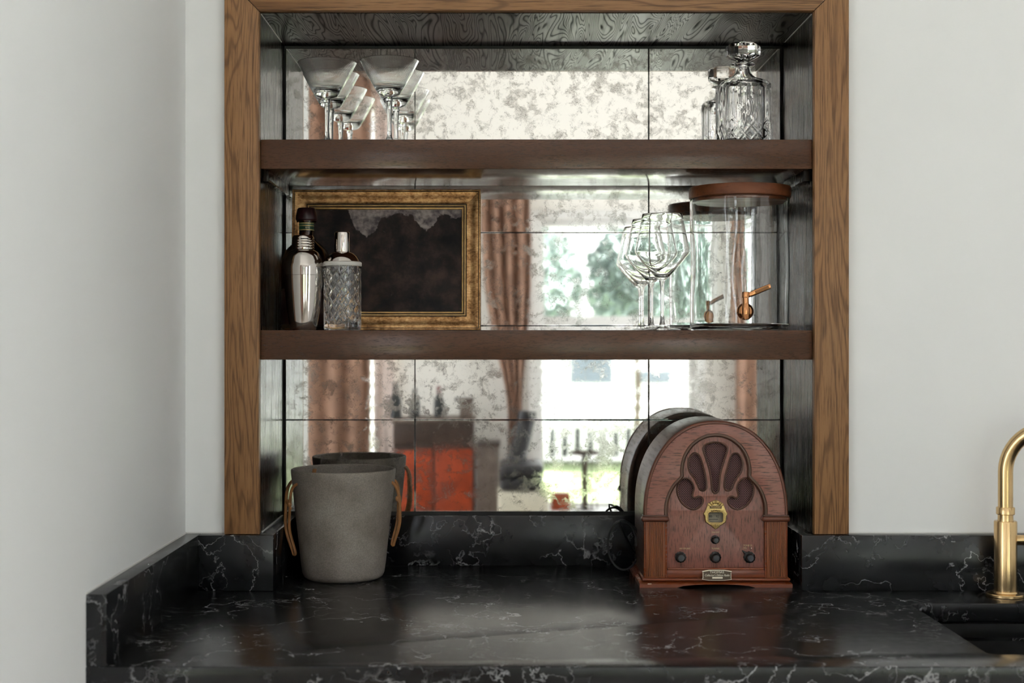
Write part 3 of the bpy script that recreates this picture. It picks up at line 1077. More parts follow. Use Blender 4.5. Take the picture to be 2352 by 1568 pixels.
# inner front panel with openings and a dial hole
zb = r7(0, 740)[1]
ihw = r5(382, 0)[0]
panel = [(ihw, zb)] + [(ihw, ZS)] + [(x, z) for x, z in reversed(tre)] + [(-ihw, ZS), (-ihw, zb)]
wx0, wz1 = r6(857 - 112, 1288)
wx1, wz0 = r6(857 + 112, 1450)
dialhole = rrect(wx0, wx1, wz0, wz1, 0.005)
obj('front_panel', plate(panel, grs + [dialhole], 0.007, 0.0006, 'XZ', YFR + 0.0035), M['mahogany_v'], ra)
cloth = obj('grille_cloth', plate([(ihw * 0.92, ZS - 0.012), (ihw * 0.92, ZS + 0.06), (0.055, ZT - 0.055), (0.03, ZT - 0.03), (-0.03, ZT - 0.03), (-0.055, ZT - 0.055), (-ihw * 0.92, ZS + 0.06), (-ihw * 0.92, ZS - 0.012),
                                     (wx0 - 0.006, ZS - 0.012), (wx0 - 0.006, wz1 + 0.006), (wx1 + 0.006, wz1 + 0.006), (wx1 + 0.006, ZS - 0.012)], [], 0.001, 0, 'XZ', YFR + 0.006), M['cloth'], ra, smooth=0)
for g in grs:
    obj('grille_rim', tube(NB(), [(x, YFR - 0.0002, z) for x, z in g], 0.0019, 8, closed=True), M['bead'], ra)

# columns, capitals
for sgn in (-1, 1):
    xo, xi = HW, r5(383, 0)[0]
    zc0, zc1 = Z0 + 0.001, r5(0, 942)[1]
    a, c = sorted((sgn * xi, sgn * xo))
    col = obj('column', bx(a + 0.0035, c - 0.0035, YFR - 0.008, YFR + 0.004, zc0, zc1, bev=0.001), M['mahogany_col'], ra)
    nre = 9
    for k in range(nre):
        xx = a + 0.0075 + (c - a - 0.015) * k / (nre - 1)
        obj('reed', tube(NB(), [(xx, YFR - 0.0082, zc0 + 0.003), (xx, YFR - 0.0082, zc1 - 0.001)], 0.00165, 8), M['mahogany_col'], col)
    for xx in (a + 0.0022, c - 0.0022):
        obj('column_bead', tube(NB(), [(xx, YFR - 0.004, zc0), (xx, YFR - 0.004, zc1)], 0.0028, 8), M['mahogany_red'], col)
    cap = obj('capital', bx(a - 0.006, c + 0.0045, YFR - 0.014, YFR + 0.004, zc1, zc1 + 0.0105, bev=0.0045, seg=3), M['dark_mahogany'], ra)
    obj('capital_bead', bx(a - 0.0035, c + 0.0022, YFR - 0.0115, YFR + 0.003, zc1 + 0.0098, zc1 + 0.0128, bev=0.001), M['bead'], cap)
# moulding under the panel (inner frame)
obj('bottom_rail', bx(-xi, xi, YFR - 0.005, YFR + 0.004, Z0 + 0.001, zb - 0.0015, bev=0.001), M['mahogany_red'], ra)
obj('rail_bead', tube(NB(), [(-xi + 0.002, YFR - 0.003, zb), (xi - 0.002, YFR - 0.003, zb)], 0.0026, 8), M['mahogany_red'], ra)
# base with arched cut-out
bh = 0.1475
cut = []
cxw = r7(1720, 0)[0]
pts = [(-bh, 0), (-cxw, 0)]
for k in range(13):
    u = k / 12
    x = -cxw + 2 * cxw * u
    pts.append((x, 0.0062 * min(1.0, 1.0 * math.sin(PI * u) ** 0.45 if 0 < u < 1 else 0)))
pts += [(cxw, 0), (bh, 0), (bh, 0.0065), (-bh, 0.0065)]
clean = []
for p in pts:
    if not clean or (abs(p[0] - clean[-1][0]) + abs(p[1] - clean[-1][1])) > 1e-6:
        clean.append(p)
base = obj('base', plate(clean, [], DEP + 0.020, 0, 'XZ', 0.0), M['mahogany_red'], ra)
b_ = NB()      # ogee plinth between foot and upper fillet
steps = [(bh, 0.0065, 0.0), (bh - 0.0015, 0.0085, 0.0), (bh - 0.006, 0.0115, 0.0), (bh - 0.0075, 0.0130, 0.0)]
loops = []
for hw_, z, _ in steps:
    off = bh - hw_
    y0, y1 = -DEP / 2 - 0.010 + off, DEP / 2 + 0.010 - off
    loops.append([b_.verts.new(v) for v in ((-hw_, y0, z), (hw_, y0, z), (hw_, y1, z), (-hw_, y1, z))])
for a_, c_ in zip(loops[:-1], loops[1:]):
    for k in range(4):
        b_.faces.new((a_[k], a_[(k + 1) % 4], c_[(k + 1) % 4], c_[k]))
b_.faces.new(loops[0]); b_.faces.new(loops[-1])
obj('base_ogee', b_, M['mahogany_red'], ra, smooth=60)
obj('base_fillet', bx(-bh + 0.0045, bh - 0.0045, -DEP / 2 - 0.0125, DEP / 2 + 0.006, 0.0131, 0.0180, bev=0.0015), M['mahogany_red'], ra)

# knobs
def knob(x, z, r, nm='knob', pointer=False):
    b_ = NB()
    def fl(rr, zz, th, i):
        return rr * (1 + 0.045 * math.cos(12 * th)) if i in (1, 2) else rr
    lathe(b_, [(0, 0), (r, 0.0005), (r * 0.98, 0.006), (r * 0.72, 0.008), (r * 0.66, 0.014), (r * 0.60, 0.0155), (0, 0.0155)], 48, (x, YFR, z), fl, axis='Y')
    if pointer:
        tube(b_, [(x - r * 0.6, YFR - 0.003, z + r * 0.6), (x - r * 1.25, YFR - 0.003, z + r * 1.2)], [0.0035, 0.0009], 8)
    k = obj(nm, b_, M['knob'], ra)
    obj('knob_cap', lathe(NB(), [(0, 0), (r * 0.57, 0), (r * 0.52, 0.0014), (0, 0.0018)], 32, (x, YFR - 0.0152, z), axis='Y'), M['knob_cap'], k)


knob(*r7(1188, 342), 0.0083)
knob(*r7(720, 578), 0.0107)
knob(*r7(1190, 580), 0.0110)
knob(*r7(1650, 580), 0.0110, pointer=True)
yt = YFR - 0.0006
for body_, (tx, tz), hgt, wdt in (('AM FM-AFC', r7(785, 466), 0.0042, 0.0215), ('TUNING', r7(1195, 466), 0.0042, 0.0150),
                                  ('TONE O', r7(1630, 425), 0.0048, 0.0165), ('VOL', r7(1597, 458), 0.0046, 0.0070),
                                  ('ON OFF', r7(1195, 247), 0.0036, 0.0140)):
    obj('lettering', text_mesh(body_, hgt, tx, yt, tz, 0.0001, width=wdt), M['gold_print'], ra, smooth=0)
x_, z_ = r7(1680, 460)
obj('printed_dot', lathe(NB(), [(0, 0), (0.0009, 0), (0.0009, 0.0003), (0, 0.0003)], 12, (x_, yt + 0.0002, z_), axis='Y'), M['cream_print'], ra)

# brass escutcheon around the dial
rh = [(0, 1130), (22, 1134), (45, 1148), (66, 1152), (85, 1168), (112, 1182), (117, 1210), (133, 1250), (148, 1290), (170, 1318), (150, 1352), (146, 1400), (135, 1442), (110, 1452), (88, 1474), (66, 1482), (45, 1508), (22, 1522), (0, 1537)]
es = [r6(857 + x, y) for x, y in rh] + [r6(857 - x, y) for x, y in reversed(rh[1:-1])]
ins = rrect(wx0 + 0.0006, wx1 - 0.0006, wz0 + 0.0006, wz1 - 0.0006, 0.0055)
ec = obj('escutcheon', plate(es, [ins], 0.005, 0.0012, 'XZ', YFR - 0.0022), M['antique_brass'], ra)
eb = NB()
for k in range(-3, 4):                      # scallops of the crown
    a = k * 0.36
    cxp, czp = r6(857 + 92 * math.sin(a), 1238 - 78 * math.cos(a))
    bmesh.ops.create_uvsphere(eb, u_segments=10, v_segments=7, radius=0.0031,
                              matrix=Matrix.Translation((cxp, YFR - 0.005, czp)) @ Matrix.Rotation(a, 4, 'Y') @ Matrix.Diagonal((0.75, 0.55, 1.25, 1)))
for k in range(-3, 4):                      # fan rays below the window
    x1, z1 = r6(857 + k * 9, 1530 - abs(k) * 8)
    x2, z2 = r6(857 + k * 26, 1462)
    tube(eb, [(x1, YFR - 0.0049, z1), (x2, YFR - 0.0049, z2)], [0.0005, 0.0012], 6)
for k in range(-2, 3):                      # beads above the window
    xx, zz = r6(857 + k * 26, 1272 + abs(k) * 3)
    bmesh.ops.create_uvsphere(eb, u_segments=8, v_segments=6, radius=0.0020, matrix=Matrix.Translation((xx, YFR - 0.0048, zz)))
tube(eb, [(x, YFR - 0.0046, z) for x, z in ins], 0.0011, 8, closed=True)
obj('escutcheon_relief', eb, M['antique_brass'], ec)
nbx0, nbz = r6(775, 1225); nbx1, _ = r6(939, 1225)
nm_ = obj('name_ribbon', bx(nbx0, nbx1, YFR - 0.0062, YFR - 0.0046, nbz - 0.0030, nbz + 0.0030, bev=0.0006), M['plate_bronze'], ec)
obj('lettering', text_mesh('THOMAS', 0.0050, 0, YFR - 0.0066, nbz, 0.0003, width=0.0185), M['gilt_bright'], ec, smooth=0)
dl = obj('dial', bx(wx0 - 0.004, wx1 + 0.004, YFR + 0.010, YFR + 0.012, wz0 - 0.004, wz1 + 0.004), M['dial'], ra)
db = NB()
zm = (wz0 + wz1) / 2
for k in range(9):
    xx = wx0 + 0.006 + k * 0.0022
    box(db, xx, xx + 0.0005, YFR + 0.0095, YFR + 0.0099, zm + 0.0055, zm + 0.0085)
box(db, wx0 + 0.002, wx1 - 0.009, YFR + 0.0095, YFR + 0.0099, zm - 0.006, zm - 0.005)
join_mesh(db, text_mesh('88', 0.006, wx0 + 0.008, YFR + 0.0097, zm, 0.0002))
join_mesh(db, text_mesh('92', 0.006, wx0 + 0.021, YFR + 0.0097, zm, 0.0002))
obj('dial_scale', db, M['dial_ink'], dl, smooth=0)

# name plate on the base
po = [(1000, 756), (1095, 738), (1300, 738), (1400, 756), (1392, 770), (1392, 850), (1400, 866), (1300, 880), (1095, 880), (1000, 866), (1008, 850), (1008, 770)]
pq = [r7(x, y) for x, y in po]
yp = YFR - 0.0135
np_ = obj('name_plate', plate(pq, [], 0.004, 0.0006, 'XZ', yp), M['cream_print'], ra)
cxm = sum(p[0] for p in pq) / 12; czm = sum(p[1] for p in pq) / 12
pin = [(cxm + (x - cxm) * 0.955, czm + (z - czm) * 0.87) for x, z in pq]
obj('plate_field', plate(pin, [], 0.001, 0, 'XZ', yp - 0.0022), M['plate_bronze'], np_)
x_, z_ = r7(1197, 768)
obj('lettering', text_mesh('THOMAS', 0.0062, x_, yp - 0.0029, z_, 0.0002, width=0.0275), M['cream_print'], np_, smooth=0)
x_, z_ = r7(1199, 808)
obj('lettering', text_mesh("Collector's Edition Radio", 0.0058, x_, yp - 0.0029, z_, 0.0002, shear=0.35, width=0.0475), M['cream_print'], np_, smooth=0)
x0_, z1_ = r7(1135, 830); x1_, z0_ = r7(1275, 852)
obj('plate_bar', bx(x0_, x1_, yp - 0.0031, yp - 0.0026, z0_, z1_), M['cream_print'], np_)
# worn chip on the base
x_, z_ = r7(297, 932)
obj('paint_chip', bx(x_ - 0.0035, x_ + 0.004, -DEP / 2 - 0.00985, -DEP / 2 - 0.0090, z_ - 0.0007, z_ + 0.0007), M['cream_print'], ra)

# power cord looped behind the radio
pts = []
for k in range(22):
    a = 2 * PI * k / 16
    pts.append((-0.168 + 0.030 * math.cos(a) + k * 0.0003, 0.045 + 0.020 * math.sin(a * 0.5), 0.058 + 0.050 * math.sin(a)))
pts += [(-0.13, 0.08, 0.03), (-0.09, 0.097, 0.05), (-0.05, 0.068, 0.06)]
co = obj('power_cord', tube(NB(), smooth_path(pts, 3), 0.0024, 8), M['cord'], ra)

# ------------------------------------------------------------------ ice bucket
bxc, byc = (789 - 1150) * 2.765 / F, 2.765
ib = thing('ice_bucket', 'grey concrete ice bucket with tan leather loop handles', 'bucket', (bxc, byc, CT))
prof = [(0, 0.0003), (0.072, 0.0003), (0.0785, 0.004), (0.0822, 0.011), (0.0850, 0.030), (0.0915, 0.090), (0.0985, 0.150), (0.1040, 0.205), (0.1052, 0.2150), (0.1046, 0.2185), (0.1025, 0.2195), (0.1000, 0.2175), (0.0985, 0.205), (0.0900, 0.120), (0.0790, 0.030), (0.070, 0.022), (0, 0.022)]
obj('vessel', lathe(NB(), prof, 72), M['concrete'], ib)


def rad_at(z):
    for (r0, za), (r1, zb_) in zip(prof[1:9], prof[2:10]):
        if za <= z <= zb_:
            return r0 + (r1 - r0) * (z - za) / (zb_ - za)
    return 0.104


def strap(a0, a1, zt_, zk, zbtm, asym):
    """leather thong: leaves the wall at two holes, meets in a knot, hangs as a loop"""
    R0 = rad_at(zt_)
    def pt(a, r, z):
        return (r * math.cos(a), r * math.sin(a), z)
    am = (a0 + a1) / 2
    path = [pt(a0, R0 - 0.012, zt_), pt(a0, R0 + 0.001, zt_), pt(a0 + (am - a0) * 0.3, R0 + 0.007, zt_ - 0.012), pt(a0 + (am - a0) * 0.5, R0 + 0.008, zk),
            pt(am + 0.03, R0 + 0.006, (zk + zbtm) / 2), pt(am + 0.02, rad_at(zbtm) + 0.010, zbtm + 0.006), pt(am, rad_at(zbtm) + 0.012, zbtm),
            pt(am - 0.02, rad_at(zbtm) + 0.014, zbtm + 0.006), pt(am - 0.04 * asym, R0 + 0.012, (zk + zbtm) / 2), pt(a1 + (am - a1) * 0.5, R0 + 0.012, zk),
            pt(a1 + (am - a1) * 0.2, R0 + 0.009, zt_ - 0.012), pt(a1, R0 + 0.001, zt_), pt(a1, R0 - 0.012, zt_)]
    o = obj('leather_loop', tube(NB(), smooth_path(path, 5), 0.003, 8, flat=(0.0034, 0.0030)), M['leather'], ib)
    for aa in (a0 + (am - a0) * 0.5, a1 + (am - a1) * 0.5):
        kb = NB()
        c_ = pt(aa, R0 + 0.009, zk)
        bmesh.ops.create_icosphere(kb, subdivisions=2, radius=0.0052, matrix=Matrix.Translation(c_) @ Matrix.Diagonal((0.9, 0.9, 1.25, 1)))
        tube(kb, [c_, (c_[0] + 0.004, c_[1] - 0.004, c_[2] - 0.010)], [0.003, 0.0012], 6)
        obj('knot', kb, M['leather'], o)


strap(math.radians(214), math.radians(176), 0.193, 0.152, 0.050, 1)
strap(math.radians(6), math.radians(-14), 0.193, 0.160, 0.066, 1)
obj('leather_tab', tube(NB(), [(-0.071, 0.052, 0.178), (-0.068, 0.056, 0.200), (-0.066, 0.060, 0.213)], 0.003, 8, flat=(0.004, 0.0013)), M['leather'], ib)

# ------------------------------------------------------------------ martini glasses
SH1 = 1.783
def martini(label):
    t_ = thing('martini_glass', label, 'glass', group='ribbed martini glasses')
    H = 0.164
    nr = 108
    def rib(r, z, th, i):
        if i in rib_idx:
            return r * (1 + 0.0019 * math.cos(nr * th))
        return r
    prof = [(0.0, 0.0925), (0.0060, 0.0925), (0.0105, 0.0935), (0.0190, 0.0965), (0.0235, 0.1010), (0.0275, 0.1080), (0.0345, 0.1200), (0.0425, 0.1340), (0.0505, 0.1490), (0.0580, 0.1636), (0.0576, 0.1640), (0.0568, 0.1637),
            (0.0492, 0.1485), (0.0408, 0.1330), (0.0325, 0.1190), (0.0250, 0.1095), (0.0190, 0.1068), (0.0, 0.1060)]
    rib_idx = {6, 7, 8, 9}
    obj('bowl', lathe(NB(), prof, 432, fn=rib), M['thin_glass'], t_)
    stem = [(0, 0.0008), (0.0340, 0.0008), (0.0345, 0.0016), (0.0320, 0.0028), (0.0150, 0.0052), (0.0075, 0.0095), (0.0050, 0.016), (0.0042, 0.030), (0.0046, 0.060), (0.0060, 0.082), (0.0075, 0.088), (0.0062, 0.0905), (0.0066, 0.0923), (0, 0.0923)]
    s_ = obj('stem', lathe(NB(), [p for p in stem if p[1] >= 0.009], 24), M['thin_glass'], t_)
    foot = [(0, 0.0002), (0.0340, 0.0002), (0.0346, 0.0012), (0.0320, 0.0026), (0.0150, 0.0052), (0.0078, 0.0088), (0, 0.0088)]
    obj('foot', lathe(NB(), foot, 48), M['thin_glass'], t_)
    return t_


mg = martini('front left ribbed martini glass on the upper shelf, nearest the niche side')
mg.location = (-0.3437, 2.718, SH1)
dup(mg, (-0.3505, 2.836, SH1), 0.3, 'ribbed martini glass standing directly behind the front left one, close to the mirror')
dup(mg, ((894.5 - 1150) * 2.70 / F, 2.700, SH1), 0.6, 'front right ribbed martini glass on the upper shelf')
dup(mg, (-0.2150, 2.822, SH1), 0.9, 'ribbed martini glass partly hidden behind the front right one')

# ------------------------------------------------------------------ decanter
dc = thing('whiskey_decanter', 'square cut crystal decanter with thick octagonal stopper on the upper shelf', 'decanter', (0.4935, 2.795, SH1), math.radians(9))
DH = 0.0475


def sq(th, ex=7.0):
    c, s_ = abs(math.cos(th)), abs(math.sin(th))
    return 1.0 / (c ** ex + s_ ** ex) ** (1 / ex)


def dec_fn(r, z, th, i):
    if z > 0.1315 or i > nout:
        f = min(1, max(0, (0.150 - z) / 0.0185)) if i <= nout else min(1, max(0, (0.140 - z) / 0.016))
        return r * (1 + (sq(th, 5.0 if i > nout else 7.0) - 1) * f)
    rr = r * sq(th, 7.0)
    # face coordinate -1..1
    a = (th + PI / 4) % (PI / 2) - PI / 4
    u = math.tan(a)
    fl = 0.0
    if abs(u) < 0.98 and 0.006 < z < 0.130:
        w = min(1, (z - 0.006) / 0.004, (0.130 - z) / 0.006)
        zb_ = 0.050 + 0.012 * math.cos(u * PI * 2.5)
        k = min(1, max(0, (z - zb_ + 0.004) / 0.008))
        f1 = -0.0021 * (abs(math.sin(u * PI * 2.5)) ** 0.8)
        for u0, zc in ((-0.4, 0.066), (0.0, 0.080), (0.4, 0.066)):     # pointed oval cuts
            e_ = ((u - u0) / 0.16) ** 2 + ((z - zc) / 0.024) ** 2
            if e_ < 1:
                f1 = f1 * e_ - 0.0030 * (1 - e_)
        p1 = (u * 1.75 + z / 0.030) % 1.0
        p2 = (u * 1.75 - z / 0.030) % 1.0
        d_ = min(abs(p1 - 0.5), abs(p2 - 0.5))
        f2 = -0.0018 * max(0, 1 - d_ / 0.16)
        fl = (f1 * k + f2 * (1 - k)) * w
    return rr + fl


outp = [(0.0, 0.0004), (0.030, 0.0004), (0.0435, 0.0008), (0.0465, 0.0035)]
nz = 110
outp += [(DH, 0.006 + (0.1315 - 0.006) * k / nz) for k in range(nz + 1)]
outp += [(0.0465, 0.1365), (0.0425, 0.1405), (0.0345, 0.1440), (0.0260, 0.1480), (0.0195, 0.1540), (0.0160, 0.1620), (0.0150, 0.1700), (0.0155, 0.1715), (0.0235, 0.1728), (0.0250, 0.1748), (0.0240, 0.1768), (0.0150, 0.1785)]
nout = len(outp) - 1
inp = [(0.0100, 0.1785), (0.0098, 0.166), (0.0115, 0.156), (0.0170, 0.1480), (0.0250, 0.1425), (0.0340, 0.1385), (0.0375, 0.133), (0.0380, 0.125), (0.0375, 0.070), (0.0365, 0.020), (0.0330, 0.0150), (0.0, 0.0135)]
obj('decanter_body', lathe(NB(), outp + inp, 360, fn=dec_fn), M['crystal'], dc, smooth=25)


def octo(r, z, th, i):
    a = (th + PI / 8) % (PI / 4) - PI / 8
    return r * math.cos(PI / 8) / math.cos(a) if i >= 3 else r


obj('stopper', lathe(NB(), [(0, 0.166), (0.0090, 0.166), (0.0098, 0.1795), (0.0130, 0.1820), (0.0220, 0.1850), (0.0325, 0.1905), (0.0352, 0.1935), (0.0356, 0.2090), (0.0340, 0.2135), (0.0300, 0.2168), (0.020, 0.2178), (0, 0.2178)], 64, fn=octo), M['crystal'], dc, smooth=20)

# ------------------------------------------------------------------ lower shelf
SH2 = 1.4168
# steel cocktail shaker
ss = thing('cocktail_shaker', 'polished steel cocktail shaker on the lower shelf', 'shaker', ((697 - 1150) * 2.695 / F, 2.695, SH2))
k_ = 2.695 / F
def zz(y): return (757 - y) * k_
prof = [(0, 0.0003), (0.0245, 0.0003), (0.0262, 0.0025), (0.0290, zz(735)), (0.0330, zz(700)), (0.0362, zz(665)), (0.0382, zz(632)), (0.0383, zz(631)), (0, zz(631))]
obj('cup', lathe(NB(), prof, 64), M['steel'], ss)
prof = [(0, zz(630.4)), (0.0383, zz(630.4)), (0.0388, zz(615)), (0.0387, zz(607)), (0.0376, zz(603.5)), (0.0366, zz(598)), (0.0345, zz(588)), (0.0300, zz(578)), (0.0225, zz(572.5)), (0.0195, zz(571)), (0, zz(571))]
obj('strainer_top', lathe(NB(), prof, 64), M['steel'], ss)
prof = [(0, zz(571)), (0.0218, zz(571))]
for y in (566, 560, 554, 549):
    prof += [(0.0221, zz(y + 2)), (0.0210, zz(y)), (0.0221, zz(y - 2))]
prof += [(0.0210, zz(543)), (0.0185, zz(539.5)), (0.010, zz(538)), (0, zz(538))]
obj('cap', lathe(NB(), prof, 56), M['steel_cap'], ss)

# glass shaker
gs = thing('glass_shaker', 'diamond cut glass shaker with steel cap beside the steel shaker', 'shaker', ((786.5 - 1150) * 2.702 / F, 2.702, SH2))
GR = 0.0368


def dia(r, z, th, i):
    if i > ndo or not (0.012 < z < 0.122) or i < 3:
        return r
    w = min(1, (z - 0.012) / 0.004, (0.122 - z) / 0.004)
    u = th * 14 / (2 * PI)
    v = z / 0.0260
    p1, p2 = (u + v) % 1.0, (u - v) % 1.0
    d_ = min(abs(p1 - 0.5), abs(p2 - 0.5))
    g_ = max(0, 1 - d_ / 0.17)
    return r - 0.0017 * g_ * w


outp = [(0, 0.0004), (0.031, 0.0004), (0.0355, 0.002), (GR, 0.006)] + [(GR, 0.008 + 0.117 * k / 90) for k in range(91)] + [(0.0362, 0.1262)]
ndo = len(outp) - 1
inp = [(0.0318, 0.1262), (0.0312, 0.110), (0.0308, 0.030), (0.0285, 0.0180), (0, 0.0160)]
obj('glass_body', lathe(NB(), outp + inp, 280, fn=dia), M['crystal'], gs, smooth=22)
obj('seal_ring', lathe(NB(), [(0.026, 0.1264), (0.0374, 0.1264), (0.0380, 0.1280), (0.0380, 0.1325), (0.0372, 0.1340), (0.026, 0.1340)], 64, close=True), M['rubber'], gs)
prof = [(0, 0.1341), (0.0355, 0.1341), (0.0362, 0.1352), (0.0345, 0.1390), (0.0300, 0.1455), (0.0235, 0.1510), (0.0165, 0.1545), (0, 0.1545)]
obj('shoulder', lathe(NB(), prof, 64), M['steel_cap'], gs)
obj('cap', lathe(NB(), [(0, 0.1548), (0.0152, 0.1548), (0.0155, 0.1565), (0.0155, 0.1905), (0.0150, 0.1925), (0.0135, 0.1935), (0, 0.1935)], 48), M['steel_cap'], gs)

# whiskey bottle
wb = thing('whiskey_bottle', 'dark round whiskey bottle with red wax cap behind the steel shaker', 'bottle', ((704 - 1150) * 2.802 / F, 2.802, SH2))
k_ = 2.802 / F
outp = [(0, 0.0004), (0.045, 0.0004), (0.0490, 0.003), (0.0505, 0.010), (0.0510, zz(640)), (0.0510, zz(610)), (0.0485, zz(590)), (0.0420, zz(573)), (0.0310, zz(560)), (0.0210, zz(552)), (0.0158, zz(543)), (0.0148, zz(530)), (0.0148, zz(505))]
inp = [(0.0120, zz(505)), (0.0122, zz(540)), (0.0200, zz(556)), (0.0390, zz(577)), (0.0470, zz(600)), (0.0475, zz(640)), (0.0470, 0.012), (0.040, 0.008), (0, 0.008)]
obj('bottle_glass', lathe(NB(), outp + inp, 56), M['rye_glass'], wb)
obj('wax_cap', lathe(NB(), [(0, zz(504.5)), (0.0205, zz(504.5)), (0.0222, zz(502)), (0.0218, zz(494)), (0.0185, zz(478)), (0.0165, zz(475.5)), (0, zz(475))], 48), M['wax'], wb)
obj('cork_collar', lathe(NB(), [(0, zz(508.5)), (0.0195, zz(508.5)), (0.0200, zz(505)), (0, zz(505))], 40), M['rye_glass'], wb)
nk = obj('neck_label', lathe(NB(), [(0.0149, zz(527)), (0.0152, zz(527)), (0.0152, zz(509)), (0.0149, zz(509))], 40, close=True), M['label_green'], wb)
for y in (511, 516.5, 526):
    obj('gold_band', lathe(NB(), [(0.0152, zz(y + 0.9)), (0.0154, zz(y + 0.9)), (0.0154, zz(y - 0.9)), (0.0152, zz(y - 0.9))], 40, close=True), M['label_gold'], nk)
me = text_mesh('RYE', 0.0052, 0, 0, 0, 0.0001, width=0.0085)
for v in me.vertices:      # wrap the word around the neck
    a = (v.co.x + 0.0045) / 0.0155
    v.co = (0.0155 * math.sin(a), -0.0155 * math.cos(a), zz(521.5) + v.co.z)
obj('lettering', me, M['cream_print'], nk, smooth=0)
lb = NB()
sg = 24
vs0, vs1 = [], []
for k in range(sg + 1):
    a = math.radians(180 + 200 * k / sg)
    vs0.append(lb.verts.new((0.0514 * math.cos(a), 0.0514 * math.sin(a), 0.012)))
    vs1.append(lb.verts.new((0.0514 * math.cos(a), 0.0514 * math.sin(a), 0.085)))
for k in range(sg):
    lb.faces.new((vs0[k], vs0[k + 1], vs1[k + 1], vs1[k]))
o = obj('body_label', lb, M['label_red'], wb)
sm = o.modifiers.new('paper', 'SOLIDIFY'); sm.thickness = 0.0003

# ------------------------------------------------------------------ framed painting
PW, PH = 0.397, 0.2975
pt_ = thing('framed_painting', 'dark landscape oil painting of trees in an aged gilt frame', 'painting', ((886 - 1150) * 2.872 / F, 2.889, SH2 + 0.0003))
pt_.rotation_euler = (math.radians(-4.6), 0, 0)
RW = 0.0405
bands = [  # (name, profile [(inset, forward)], material)
    ('outer_lip', [(0.0, 0.0), (0.0, 0.0215), (0.0012, 0.0225), (0.0034, 0.0225), (0.0040, 0.0205), (0.0040, 0.0)], 'gilt'),
    ('outer_groove', [(0.0040, 0.0), (0.0040, 0.0190), (0.0052, 0.0190), (0.0052, 0.0)], 'gilt_dark'),
    ('cove', [(0.0052, 0.0), (0.0052, 0.0205), (0.0085, 0.0200), (0.0140, 0.0170), (0.0200, 0.0145), (0.0255, 0.0140), (0.0292, 0.0148), (0.0292, 0.0)], 'gilt'),
    ('inner_groove', [(0.0292, 0.0), (0.0292, 0.0110), (0.0312, 0.0110), (0.0312, 0.0)], 'gilt_dark'),
    ('inner_bead', [(0.0312, 0.0), (0.0312, 0.0125), (0.0320, 0.0138), (0.0334, 0.0138), (0.0342, 0.0125), (0.0342, 0.0)], 'gilt_bright'),
    ('sight_groove', [(0.0342, 0.0), (0.0342, 0.0095), (0.0362, 0.0095), (0.0362, 0.0)], 'gilt_dark'),
    ('sight_edge', [(0.0362, 0.0), (0.0362, 0.0108), (0.0372, 0.0118), (0.0392, 0.0112), (RW, 0.0085), (RW, 0.0)], 'gilt_bright'),
]
for side in range(4):
    rail = None
    for nm, pr, mt in bands:
        b_ = NB()
        rows = []
        for ins_, fw in pr:
            x0, x1, z0, z1 = -PW / 2 + ins_, PW / 2 - ins_, ins_, PH - ins_
            A, B = {0: ((x0, z0), (x1, z0)), 1: ((x1, z0), (x1, z1)), 2: ((x1, z1), (x0, z1)), 3: ((x0, z1), (x0, z0))}[side]
            rows.append((b_.verts.new((A[0], -fw, A[1])), b_.verts.new((B[0], -fw, B[1]))))
        m_ = len(rows)
        for i in range(m_):
            a_, c_ = rows[i], rows[(i + 1) % m_]
            b_.faces.new((a_[0], a_[1], c_[1], c_[0]))
        b_.faces.new([r[0] for r in rows]); b_.faces.new([r[1] for r in reversed(rows)])
        if nm == 'outer_lip':
            rail = obj('frame_rail', b_, M[mt], pt_, smooth=30)
        else:
            obj(nm, b_, M[mt], rail, smooth=30)
obj('canvas', bx(-PW / 2 + RW - 0.002, PW / 2 - RW + 0.002, -0.0070, -0.004, RW - 0.002, PH - RW + 0.002), M['canvas'], pt_)
obj('backing_board', bx(-PW / 2 + 0.006, PW / 2 - 0.006, -0.0035, -0.0005, 0.006, PH - 0.006), M['dark_brown'], pt_)

# ------------------------------------------------------------------ wine glasses
def wineglass(label):
    t_ = thing('wine_glass', label, 'glass', group='angular wine glasses')
    o_ = [(0.0, 0.0990), (0.0065, 0.0995), (0.0100, 0.1020), (0.0180, 0.1100), (0.0300, 0.1235), (0.0420, 0.1375), (0.0520, 0.1500), (0.0543, 0.1545), (0.0540, 0.1585), (0.0510, 0.1730), (0.0465, 0.1950), (0.0420, 0.2165), (0.0393, 0.2288), (0.0388, 0.2292),
          (0.0385, 0.2287), (0.0413, 0.2164), (0.0458, 0.1949), (0.0503, 0.1730), (0.0533, 0.1585), (0.0535, 0.1549), (0.0513, 0.1507), (0.0412, 0.1382), (0.0291, 0.1244), (0.0160, 0.1120), (0.0080, 0.1060), (0, 0.1050)]
    obj('bowl', lathe(NB(), o_, 72), M['thin_glass'], t_, smooth=50)
    obj('stem', lathe(NB(), [(0, 0.0105), (0.0062, 0.0105), (0.0044, 0.018), (0.0037, 0.035), (0.0036, 0.070), (0.0042, 0.088), (0.0066, 0.0988), (0, 0.0988)], 24), M['thin_glass'], t_)
    obj('foot', lathe(NB(), [(0, 0.0003), (0.0365, 0.0003), (0.0372, 0.0010), (0.0350, 0.0020), (0.0150, 0.0055), (0.0070, 0.0103), (0, 0.0103)], 56), M['thin_glass'], t_)
    return t_


wg = wineglass('front wine glass with angular bowl next to the glass dispenser')
wg.location = ((1521 - 1150) * 2.705 / F, 2.705, SH2)
dup(wg, ((1497 - 1150) * 2.822 / F, 2.826, SH2), 0.4, 'wine glass standing behind the front one, nearer the mirror')

